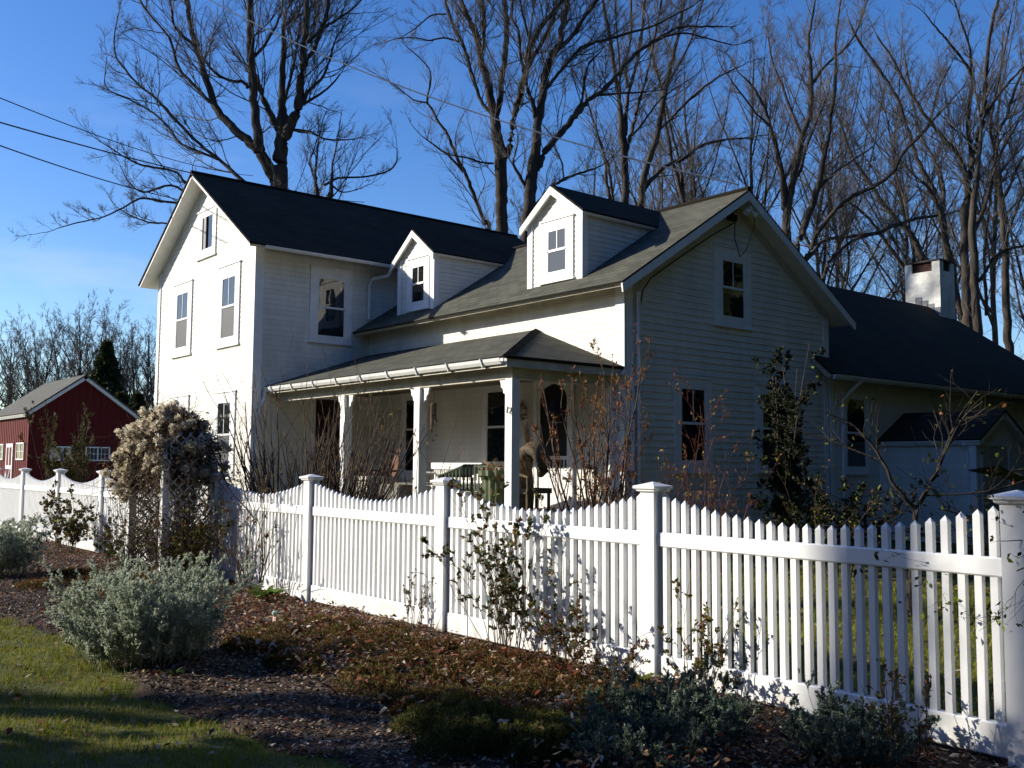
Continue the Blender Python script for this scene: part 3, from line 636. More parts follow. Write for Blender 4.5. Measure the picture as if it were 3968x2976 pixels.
# rocking chair
rc = tag(empty('rocking_chair', (-11.85, 5.2, PF)), 'dark brown rocking chair with a reddish back panel at the left of the porch', 'chair')
def rcx(x, y, z): return (-11.85+x, 5.2+y, PF+z)
for sx in (-.27, .27):
    MB().tube([rcx(sx, .22, .02), rcx(sx, .24, .45), rcx(sx*.96, .34, 1.18)], [.02, .022, .014], 8).build('back_post', MT['wood'], rc)
    MB().tube([rcx(sx, -.22, .04), rcx(sx, -.22, .62)], .02, 8).build('leg', MT['wood'], rc)
    MB().tube([rcx(sx, -.42, .05), rcx(sx, -.15, .005), rcx(sx, .2, .01), rcx(sx, .5, .09)], .018, 8).build('rocker', MT['wood'], rc)
    MB().tube([rcx(sx, -.26, .63), rcx(sx, .26, .66)], .024, 8).build('armrest', MT['wood'], rc)
b = MB(); b.box(-11.85-.28, -11.85+.28, 4.97, 5.43, PF+.40, PF+.44); b.build('seat', MT['wood'], rc)
b = MB(); b.hexa([rcx(-.24, .24, .55), rcx(.24, .24, .55), rcx(.24, .27, .55), rcx(-.24, .27, .55), rcx(-.24, .31, .96), rcx(.24, .31, .96), rcx(.24, .34, .96), rcx(-.24, .34, .96)])
b.build('backrest', mat('rust_back_panel', (.13, .05, .028), .7), rc)
MB().tube([rcx(-.3, .33, 1.05), rcx(0, .345, 1.03), rcx(.3, .33, 1.05)], .018, 8).build('top_rail', MT['wood'], rc)
# white bench against the wall
bn = tag(empty('white_bench', (-10.3, 5.75, PF)), 'white slat back bench against the porch wall between the windows', 'bench')
b = MB(); b.box(-11.05, -9.55, 5.50, 5.92, PF+.40, PF+.44); b.build('seat', MT['trim'], bn)
b = MB(); b.box(-11.08, -9.50, 5.90, 5.97, PF+.70, PF+.82); b.box(-11.05, -9.53, 5.93, 5.96, PF+.46, PF+.50)
for i in range(21): x = -11.02+i*.071; b.box(x, x+.03, 5.935, 5.955, PF+.50, PF+.70)
b.build('backrest', MT['trim'], bn)
for x in (-11.05, -9.60):
    for y in (5.50, 5.88): MB().box(x, x+.05, y, y+.05, PF, PF+.40).build('leg', MT['trim'], bn)
    MB().box(x, x+.06, 5.46, 5.93, PF+.62, PF+.65).build('armrest', MT['trim'], bn)
# dark green slatted garden lounger
tb = tag(empty('garden_lounger', (-8.4, 4.95, PF)), 'dark green slatted metal lounger in front of the white bench', 'lounger')
b = MB()
for i in range(9): y = 4.60+i*.075; b.hexa([(-8.97, y, 1.29), (-8.27, y, 1.47), (-8.27, y+.05, 1.47), (-8.97, y+.05, 1.29), (-8.97, y, 1.315), (-8.27, y, 1.495), (-8.27, y+.05, 1.495), (-8.97, y+.05, 1.315)])
b.box(-8.99, -8.96, 4.58, 5.28, 1.27, 1.32); b.build('backrest', MT['dgreen'], tb)
b = MB()
for i in range(9): y = 4.60+i*.075; b.box(-8.27, -7.45, y, y+.05, 1.45, 1.475)
b.box(-8.3, -8.26, 4.58, 5.28, 1.44, 1.49); b.build('seat', MT['dgreen'], tb)
b = MB()
for i in range(14): x = -8.90+i*.10; z = 1.27+max(min((x+8.97)*.26, .18), 0); b.box(x, x+.028, 4.585, 4.60, 1.08, z)
b.box(-8.93, -7.5, 4.583, 4.602, 1.06, 1.09); b.build('apron_slats', MT['dgreen'], tb)
for x in (-8.9, -7.6):
    for y in (4.62, 5.2): MB().box(x, x+.035, y, y+.035, PF, 1.27).build('leg', MT['dgreen'], tb)
# fluted urn planter beside the corner post with dry stems
ur = tag(empty('fluted_planter', (-7.14, 4.35, PF)), 'green fluted planter with dry stems just left of the corner porch post', 'planter')
def lathe(cx, cy, prof, n=28, flute=0.):
    b = MB(); N = len(prof)
    for r, z in prof:
        for k in range(n):
            a = 2*math.pi*k/n; rr = r*(1+(flute if k % 2 else -flute)); b.v.append((cx+rr*math.cos(a), cy+rr*math.sin(a), z))
    for i in range(N-1):
        for k in range(n): b.f.append((i*n+k, i*n+(k+1) % n, (i+1)*n+(k+1) % n, (i+1)*n+k))
    return b
lathe(-7.14, 4.35, [(.02, PF), (.17, PF), (.19, PF+.05), (.20, PF+.55), (.24, PF+.60), (.27, PF+.62), (.27, PF+.70), (.24, PF+.70), (.22, PF+.64), (.02, PF+.62)], flute=.05).build('pot', mat('mossy_green_glaze', (.12, .14, .07), .6, .2, 9, c2=(.06, .075, .035)), ur)
b = MB()
for i in range(60):
    a = random.uniform(0, 6.28); r = random.uniform(.02, .2); x, y = -7.14+r*math.cos(a), 4.35+r*math.sin(a); h = random.uniform(.08, .26)
    b.tube([(x, y, PF+.64), (x+random.uniform(-.03, .03)+.3*(x+7.14), y, PF+.64+h*.6), (x+random.uniform(-.08, .08)+.6*(x+7.14), y, PF+.64+h)], [.006, .008, .003], 4)
b.build('dry_stems', MT['straw'], ur)
# wicker chair, high rolled back, right of the corner post
wc = tag(empty('wicker_chair', (-6.75, 4.75, PF)), 'brown wicker chair with a tall rolled back just right of the corner porch post', 'chair')
WX, WY = -6.95, 4.75
def arc_sheet(prof, y0, y1, name, m, parent, n=6):
    b = MB()
    for (x, z, t) in prof:
        for k in range(n+1): b.v.append((x, y0+(y1-y0)*k/n, z))
    N = n+1
    for i in range(len(prof)-1):
        for k in range(n): b.f.append((i*N+k, i*N+k+1, (i+1)*N+k+1, (i+1)*N+k))
    o = b.build(name, m, parent, smooth=True); s_ = o.modifiers.new('t', 'SOLIDIFY'); s_.thickness = .06; s_.offset = 0; return o
hd_ = MB().tube([(WX+.02, WY, PF-.0), (WX+.03, WY, PF+.3), (WX+.0, WY, PF+.6), (WX-.02, WY, PF+.82), (WX+.06, WY, PF+.97), (WX+.20, WY, PF+1.03), (WX+.34, WY, PF+.98), (WX+.43, WY, PF+.84), (WX+.42, WY, PF+.70), (WX+.36, WY, PF+.62)], [.08, .09, .09, .10, .105, .11, .10, .085, .065, .03], 18)
hd_.v = [(x, WY+(y-WY)*1.7, z) for x, y, z in hd_.v]; hd_.build('backrest', MT['wicker'], wc, smooth=True)
MB().box(WX+.0, WX+.36, WY-.26, WY+.24, PF+.36, PF+.44).build('seat', MT['wicker'], wc)
for x in (WX+.05, WX+.33):
    for y in (WY-.22, WY+.2): MB().tube([(x, y, PF), (x, y, PF+.36)], .025, 8).build('leg', MT['wicker'], wc)
MB().tube([(WX+.0, WY-.24, PF+.62), (WX+.2, WY-.25, PF+.64), (WX+.36, WY-.24, PF+.60), (WX+.36, WY-.24, PF+.4)], .025, 8).build('armrest', MT['wicker'], wc)
b = MB()
for i in range(46):
    x, y = WX+random.uniform(.05, .3), WY-.2+random.uniform(-.1, .2); z = PF+random.uniform(.75, 1.1); pts = [(x, y, z)]; 
    for k in range(4): x += random.uniform(-.01, .06); z -= random.uniform(.05, .15); pts.append((x, y, z))
    b.tube(pts, .003, 3)
b.build('loose_strands', MT['straw'], wc)
# dry drooping plant on the chair arm side
# stone step / crate in the left bay
st = tag(MB().box(-10.91, -10.53, 4.15, 4.5, PF, PF+.50).box(-10.95, -10.50, 4.11, 4.54, PF+.50, PF+.57).box(-10.86, -10.58, 4.135, 4.15, PF+.06, PF+.42).build('planter_box', mat('cream_stone', (.62, .58, .48), .9, .15, 14, .6, 40)), 'cream stone planter box on the porch left of the middle post', 'planter')
kb = MB(); kb.box(-10.45, -9.75, 4.3, 4.72, PF, PF+.44).box(-9.93, -9.17, 4.32, 4.70, PF+.44, PF+.47)
for i in range(6): kb.box(-10.43+i*.112, -10.43+i*.112+.095, 4.288, 4.30, PF+.03, PF+.41)
tag(kb.build('storage_crate', mat('grey_board', (.20, .19, .16), .85, .2, 10)), 'weathered grey wooden crate in the middle of the left porch bay', 'crate')
# wind chime at the middle post
wch = tag(empty('wind_chime', (-8.42, yp0+.1, 2.6)), 'small dark wind chime hanging right of the middle porch post', 'wind chime')
MB().tube([(-8.42, yp0+.1, 2.66), (-8.42, yp0+.1, 2.30)], .004, 4).tube([(-8.42, yp0+.1, 2.44), (-8.42, yp0+.1, 2.46)], .05, 10).build('top_disc', MT['wood'], wch)
for k in range(5):
    a = k*1.257; x, y = -8.42+.04*math.cos(a), yp0+.1+.04*math.sin(a); MB().tube([(x, y, 2.44), (x, y, 2.20-.05*k)], .009, 6).build('chime_tube', MT['straw'] if k % 2 else MT['dark'], wch)
b = MB()
for k in range(6): b.tube([(-8.42+.09*math.sin(k*1.9), yp0+.1, 2.28-.08*k), (-8.42+.09*math.sin(k*1.9), yp0+.1, 2.25-.08*k)], [.016, .01], 6)
b.build('ornament', MT['dark'], wch)
# hanging bell-shaped bird feeder
bf = tag(empty('hanging_feeder', (-6.75, 4.6, 2.3)), 'dark conical bird feeder hanging from the porch beam near the right corner', 'bird feeder')
b = lathe(-6.62, 5.1, [(.006, 2.72), (.006, 2.62), (.012, 2.60), (.05, 2.50), (.10, 2.38), (.17, 2.27), (.165, 2.26), (.02, 2.30)], n=16); b.build('roof', MT['dark'], bf)
lathe(-6.62, 5.1, [(.05, 2.29), (.05, 2.16), (.09, 2.15), (.09, 2.135), (.01, 2.13)], n=14).build('tray', MT['wood'], bf)
# wreath and dried corn bunch on the wall
wr = MB(); rr_ = np.random.default_rng(3)
for k in range(90):
    a = rr_.uniform(0, 6.28); r = .10+rr_.normal(0, .015); x, z = -8.62+r*math.cos(a), 2.42+r*math.sin(a)*1.25; d = rr_.normal(0, .035, 3)
    wr.tube([(x, yF-.05, z), (x+d[0], yF-.06-abs(d[1]), z+d[2])], [.01, .003], 4)
tag(wr.build('wreath', MT['straw']), 'small brown dried wreath on the porch wall left of the arched door', 'wreath')
cn = MB(); cn.tube([(-8.55, yF-.05, 2.12), (-8.52, yF-.05, 1.95), (-8.5, yF-.05, 1.70)], [.03, .035, .012], 8).tube([(-8.57, yF-.05, 2.1), (-8.62, yF-.06, 2.22)], [.02, .004], 6).tube([(-8.54, yF-.05, 2.1), (-8.5, yF-.06, 2.24)], [.02, .004], 6)
tag(cn.build('dried_corn_bunch', mat('pale_husk', (.55, .42, .28), .8)), 'pale dried corn bunch hanging below the wreath on the porch wall', 'decoration')
# ------------------------------------------------------------------ overhead lines
wm = mat('weathered_line', (.055, .075, .12), .7, spec=.1)
def cable(p0, p1, sag, r, label, n=24):
    p0, p1 = Vector(p0), Vector(p1); pts = [p0.lerp(p1, k/n)-Vector((0, 0, sag*4*(k/n)*(1-k/n))) for k in range(n+1)]
    tag(MB().tube(pts, r, 5).build('overhead_line', wm), label, 'cable', 'overhead lines')
cable((-6.0, 8.85, 6.42), (-24.89, 4.53, 16.73), .7, .016, 'service line running from the upper left down to the peak of the right gable')
cable((-19.56, -.72, 9.8), (-40, 15.3, 15.5), .35, .014, 'uppermost of the three thin lines at the left edge of the sky')
cable((-19.6, -.68, 9.18), (-40, 21.6, 15.3), .35, .019, 'middle line of the three at the left edge of the sky')
cable((-19.62, -.66, 8.71), (-40, 15.3, 13.8), .35, .017, 'lowest of the three lines at the left edge of the sky')

# ------------------------------------------------------------------ ground
def gz(x, y):
    x = np.asarray(x, float); y = np.asarray(y, float)
    return .018*np.sin(x*1.7+1)*np.cos(y*2.1)+.012*np.sin(x*4.3+y*3.1)+.008*np.sin(x*9.1-y*7.7)
MT['yard'] = mat('autumn_yard_grass', (.09, .095, .012), .95, .2, 2.2, .5, 40, c2=(.045, .05, .018), detail=10)
MT['soil'] = mat('dark_mulch_soil', (.05, .032, .022), 1, .3, 9, .9, 45, c2=(.018, .011, .008), detail=10)
def grid(name, x0, x1, y0, y1, nx, ny, zf, m, kind='structure'):
    X, Y = np.meshgrid(np.linspace(x0, x1, nx), np.linspace(y0, y1, ny)); Z = zf(X, Y)
    V = np.stack([X, Y, Z], -1).reshape(-1, 3); i = np.arange(nx*ny).reshape(ny, nx)
    F = np.stack([i[:-1, :-1], i[:-1, 1:], i[1:, 1:], i[1:, :-1]], -1).reshape(-1, 4)
    return tag(arr_mesh(name, V, F, m, smooth=True), kind=kind)
# one sheet to the horizon: fine in the middle, stretched outwards
def stretch(n, near, far):
    t = np.linspace(-1, 1, n); return np.sign(t)*(np.abs(t)*near+(far-near)*np.abs(t)**7)
gx = stretch(301, 18, 900)-4; gy = stretch(301, 18, 900)+1
X, Y = np.meshgrid(gx, gy); Z = gz(X, Y)*np.exp(-((X/40)**2+(Y/40)**2)); i = np.arange(X.size).reshape(X.shape)
tag(arr_mesh('ground', np.stack([X, Y, Z], -1).reshape(-1, 3), np.stack([i[:-1, :-1], i[:-1, 1:], i[1:, 1:], i[1:, :-1]], -1).reshape(-1, 4), MT['yard'], smooth=True), kind='structure')
def edge(x): return -2.62+.10*np.sin(x*1.3+.5)+.05*np.sin(x*4.1)+.03*np.sin(x*11)
def bedz(X, Y): return gz(X, Y)+np.clip(np.minimum(Y-edge(X), .42-Y)*.5, -.06, .035)+.006*np.sin(X*31)*np.sin(Y*27)
grid('mulch_bed', -20, 5, -2.95, .62, 500, 90, bedz, MT['soil'])

# ---- blades, chips and leaves
def blades(name, x0, x1, y0, y1, n, h0, h1, wd, mats, wts, cond=None, kind='stuff', label=None, zf=gz):
    x = rng.uniform(x0, x1, n); y = rng.uniform(y0, y1, n)
    if cond is not None: k = cond(x, y); x, y = x[k], y[k]
    n = len(x); z = zf(x, y)-.005; h = rng.uniform(h0, h1, n)*(.75+.45*(np.sin(x*7.3+np.sin(y*5.1)*2)*np.sin(y*8.7+x*2.2)+.5)); a = rng.uniform(0, 2*np.pi, n); ln = rng.uniform(.1, .9, n)*h; la = rng.uniform(0, 2*np.pi, n)
    B = np.stack([x, y, z], -1); wv = np.stack([np.cos(a), np.sin(a), 0*a], -1)*(wd*rng.uniform(.6, 1.3, n))[:, None]
    L_ = np.stack([np.cos(la)*ln, np.sin(la)*ln, h], -1); Mi = B+L_*np.array([.35, .35, .6]); T = B+L_
    V = np.stack([B-wv, B+wv, Mi+wv*.7, Mi-wv*.7, T-wv*.12, T+wv*.12], 1).reshape(-1, 3); b = np.arange(n)[:, None]*6
    F = np.concatenate([b+np.array([[0, 1, 2, 3]]), b+np.array([[3, 2, 5, 4]])], 0)
    mi = rng.choice(len(mats), n, p=wts); mi = np.concatenate([mi, mi])
    return tag(arr_mesh(name, V, F, None, mats=mats, midx=mi), label, None, None, kind)
def gm(name, c, trans=.3): return mat(name, c, .7, .12, 30, spec=.25, trans=trans)
G1, G2, G3 = gm('grass_green', (.16, .20, .012)), gm('grass_olive', (.25, .225, .02)), gm('grass_straw', (.28, .23, .09))
blades('front_lawn_grass', -12, 2.6, -6.2, -2.35, 150000, .018, .05, .0026, [G1, G2, G3], [.55, .33, .12], lambda x, y: (y < edge(x)+rng.normal(0, .04, len(x))) & (x-1.2*(y+5) < 3), label='front lawn grass')
blades('back_yard_grass', -9, 4.5, .55, 7, 90000, .02, .06, .004, [G1, G2, G3], [.6, .3, .1], label='yard grass behind the fence')
def flat_bits(name, n, x0, x1, y0, y1, smin, smax, mats, wts, zf, cond=None, curl=.3, asp=(.35, .9), lift=.01, label=None, cat=None):
    x = rng.uniform(x0, x1, n); y = rng.uniform(y0, y1, n)
    if cond is not None: k = cond(x, y); x, y = x[k], y[k]
    n = len(x); s = rng.uniform(smin, smax, n); a = rng.uniform(0, 6.28, n); tl = rng.normal(0, .35, (n, 2))
    u = np.stack([np.cos(a), np.sin(a), tl[:, 0]], -1); v = np.stack([-np.sin(a), np.cos(a), tl[:, 1]], -1)
    asp_ = rng.uniform(*asp, n)[:, None]; P = np.stack([x, y, zf(x, y)+rng.uniform(.3, 1.2, n)*lift+s*.15], -1); s = s[:, None]; up = np.array([0, 0, 1.])
    cu = rng.uniform(-.2, curl, n)[:, None]*s
    V = np.stack([P-u*s*.5, P-v*s*asp_*.42-u*s*.08+up*cu, P-v*s*asp_*.25+u*s*.3+up*cu*.8, P+u*s*.5+up*cu*.2, P+v*s*asp_*.3+u*s*.25+up*cu*.9, P+v*s*asp_*.45-u*s*.1+up*cu], 1).reshape(-1, 3)
    b = np.arange(n)[:, None]*6; F = np.concatenate([b+np.array([[0, 1, 2, 3]]), b+np.array([[0, 3, 4, 5]])], 0)
    mi = rng.choice(len(mats), n, p=wts)
    return tag(arr_mesh(name, V, F, None, mats=mats, midx=np.concatenate([mi, mi])), label, kind='stuff')
LB = [gm('leaf_tan', (.33, .20, .10), .2), gm('leaf_brown', (.15, .07, .032), .2), gm('leaf_rust', (.20, .05, .02), .2), gm('leaf_pale', (.55, .46, .34), .2)]
CH = [gm('chip_dark', (.05, .033, .024), 0), gm('chip_grey', (.22, .155, .11), 0), gm('chip_light', (.38, .30, .21), 0), LB[1]]
nearbed = lambda x, y: (y > edge(x)-.05) & (y < .45) & (rng.random(len(x)) < np.clip(1.4-np.abs(x-1)/16, .1, 1))
flat_bits('wood_chip_mulch', 100000, -14, 3.2, -2.7, .5, .010, .036, CH, [.34, .28, .20, .18], bedz, nearbed, curl=.15, asp=(.4, .9), label='wood chip mulch on the flower bed')
flat_bits('fallen_leaves', 20000, -16, 3.6, -2.7, .5, .02, .055, LB, [.34, .33, .25, .08], bedz, lambda x, y: (y > edge(x)-.1) & (rng.random(len(x)) < .35+.65*(y > -1.6)), label='fallen leaves on the flower bed')
flat_bits('fallen_leaves', 3600, -6, 1.6, -1.9, -.2, .02, .055, LB, [.40, .2, .25, .15], lambda x, y: bedz(x, y)+rng.uniform(.02, .11, len(x)), curl=.5, label='fallen leaves caught on the ground cover')
flat_bits('fallen_leaves', 1100, -12, 2.6, -5.6, -2.4, .02, .06, LB, [.40, .3, .15, .15], gz, lift=.03, label='fallen leaves scattered on the front lawn')
flat_bits('fallen_leaves', 1800, -9, 4.5, .5, 7, .04, .09, LB, [.42, .36, .12, .10], gz, lift=.03, label='fallen leaves on the yard behind the fence')

# ------------------------------------------------------------------ branching plants
def unit(v): return v/np.maximum(np.linalg.norm(v, axis=-1, keepdims=True), 1e-9)
def grow(P, D, L, R, ns, wander, up, taper=.35):
    """N branches at once: returns node positions (N, ns+1, 3) and radii"""
    N = len(P); nodes = np.zeros((N, ns+1, 3)); nodes[:, 0] = P; d = unit(D); dirs = np.zeros((N, ns+1, 3)); dirs[:, 0] = d
    for k in range(ns):
        d = unit(d+rng.normal(0, wander, (N, 3))+np.array([0, 0, up])); nodes[:, k+1] = nodes[:, k]+d*(L/ns)[:, None]; dirs[:, k+1] = d
    rad = R[:, None]*np.linspace(1, taper, ns+1)[None]
    return nodes, dirs, rad
def prisms(nodes, dirs, rad, sides=3):
    N, K = nodes.shape[:2]; d = dirs
    ref = np.where(np.abs(d[..., 2:3]) > .9, np.array([1., 0, 0]), np.array([0, 0, 1.])); a = unit(np.cross(d, ref)); c = np.cross(d, a)
    an = 2*np.pi*np.arange(sides)/sides
    V = nodes[:, :, None]+(a[:, :, None]*np.cos(an)[None, None, :, None]+c[:, :, None]*np.sin(an)[None, None, :, None])*rad[:, :, None, None]
    idx = np.arange(N*K*sides).reshape(N, K, sides); r = np.roll(idx, -1, 2)
    F = np.stack([idx[:, :-1], r[:, :-1], r[:, 1:], idx[:, 1:]], -1).reshape(-1, 4)
    return V.reshape(-1, 3), F
def children(nodes, dirs, L, n, t0, t1, ang, lratio, rr, rad, upb=0.):
    """n children along every branch"""
    N, K = nodes.shape[:2]; t = rng.uniform(t0, t1, (N, n))*(K-1); k = np.minimum(t.astype(int), K-2); fr = (t-k)[..., None]; ii = np.arange(N)[:, None]
    P = nodes[ii, k]*(1-fr)+nodes[ii, k+1]*fr; D0 = dirs[ii, k+1]; q = rng.normal(size=D0.shape); q = unit(q-D0*(q*D0).sum(-1, keepdims=True))
    an = rng.uniform(ang*.6, ang*1.3, (N, n))[..., None]; D = D0*np.cos(an)+q*np.sin(an)+np.array([0, 0, upb])
    l = (L[:, None]*lratio*rng.uniform(.5, 1.2, (N, n))*(1.15-.5*t/(K-1))).ravel()
    rc_ = rad[ii, k]*rr
    return P.reshape(-1, 3), D.reshape(-1, 3), l, rc_.ravel()
def join(parts):
    V = []; F = []; o = 0
    for v, f in parts: V.append(v); F.append(f+o); o += len(v)
    return np.concatenate(V), np.concatenate(F)
def smooth_path(pts, sub=4, jit=.0):
    P = np.array([p[:3] for p in pts], float); R = np.array([p[3] for p in pts]); n = len(P); out = []; ro = []
    Q = np.vstack([2*P[0]-P[1], P, 2*P[-1]-P[-2]])
    for i in range(n-1):
        for s_ in range(sub):
            t = s_/sub; p0, p1, p2, p3 = Q[i], Q[i+1], Q[i+2], Q[i+3]
            out.append(.5*((2*p1)+(-p0+p2)*t+(2*p0-5*p1+4*p2-p3)*t*t+(-p0+3*p1-3*p2+p3)*t**3)); ro.append(R[i]*(1-t)+R[i+1]*t)
    out.append(P[-1]); ro.append(R[-1]); out = np.array(out); ro = np.array(ro)
    out[1:-1] += rng.normal(0, 1, out[1:-1].shape)*np.minimum(ro[1:-1], .08)[:, None]*jit
    return out, ro
def path_mesh(pts, ro, sides):
    d = np.gradient(pts, axis=0); d = unit(d); return prisms(pts[None], d[None], ro[None], sides)
def bare_tree(limbs, label, group, dens=1., lmax=4.0, rmin=.007, lv3=6, lv2=6, seed=0, extend=True, upb=.25, name='bare_tree', bark=None):
    base = limbs[0][0]; root = tag(empty(name, (base[0], base[1], 0)), label, 'tree', group)
    parts = []; P1 = []; D1 = []; L1 = []; R1 = []
    for li, l in enumerate(limbs):
        l = list(l)
        if li == 0 and extend and base[2] > .3:
            l = [(base[0]+.1, base[1], -.1, base[3]*1.7), (base[0]+.05, base[1], .5, base[3]*1.3), (base[0], base[1], base[2]*.5, base[3]*1.12)]+l
        pts, ro = smooth_path(l, 4, .22); parts.append(path_mesh(pts, ro, 9 if ro[0] > .09 else 6))
        seg = np.linalg.norm(np.diff(pts, axis=0), axis=1); cum = np.concatenate([[0], np.cumsum(seg)]); tot = cum[-1]
        zlo = 5.5
        nn = int(tot*1.9*dens)+2; ts = np.sort(rng.uniform(.05*tot, tot, nn)); k = np.clip(np.searchsorted(cum, ts)-1, 0, len(pts)-2); fr = ((ts-cum[k])/seg[k])[:, None]
        p = pts[k]*(1-fr)+pts[k+1]*fr; d0 = unit(pts[k+1]-pts[k]); r = ro[k]; keep = (p[:, 2] > zlo) & ((r < .13) | (rng.random(nn) < .25)); p, d0, r = p[keep], d0[keep], r[keep]
        q = rng.normal(size=p.shape); q = unit(q-d0*(q*d0).sum(-1, keepdims=True)); an = rng.uniform(.5, 1.15, len(p))[:, None]
        P1.append(p); D1.append(d0*np.cos(an)+q*np.sin(an)+np.array([0, 0, upb])); L1.append(np.clip(r*42, 1.0, lmax)*rng.uniform(.4, 1.1, len(p))); R1.append(np.minimum(r*.34, .020)+.003)
        # the limb's own end keeps going
        P1.append(pts[-1:]); D1.append(unit(pts[-1:]-pts[-3:-2])); L1.append(np.array([min(max(ro[-1]*45, 1.2), 3.5)])); R1.append(ro[-1:]*.9)
    tr = join(parts); arr_mesh('trunk', tr[0], tr[1], bark or MT['bark'], root, smooth=True)
    P, D, L_, R = map(np.concatenate, (P1, D1, L1, R1)); cr = []
    n1, d1, r1 = grow(P, D, L_, R, 7, .13, .07, .3); cr.append(prisms(n1, d1, r1, 4))
    a = children(n1, d1, L_, lv2, .10, 1, .68, .45, .5, r1, .15); n2, d2, r2 = grow(a[0], a[1], a[2], np.maximum(a[3], rmin*1.1), 4, .14, .06, .4); cr.append(prisms(n2, d2, r2, 3))
    a = children(n2, d2, a[2], lv3, .10, 1, .65, .55, .6, r2, .12); n3, d3, r3 = grow(a[0], a[1], a[2], np.maximum(a[3], rmin*.7), 2, .14, .06, .5); cr.append(prisms(n3, d3, r3, 3))
    v = join(cr); arr_mesh('crown', v[0], v[1], MT['twig'], root)
    return root
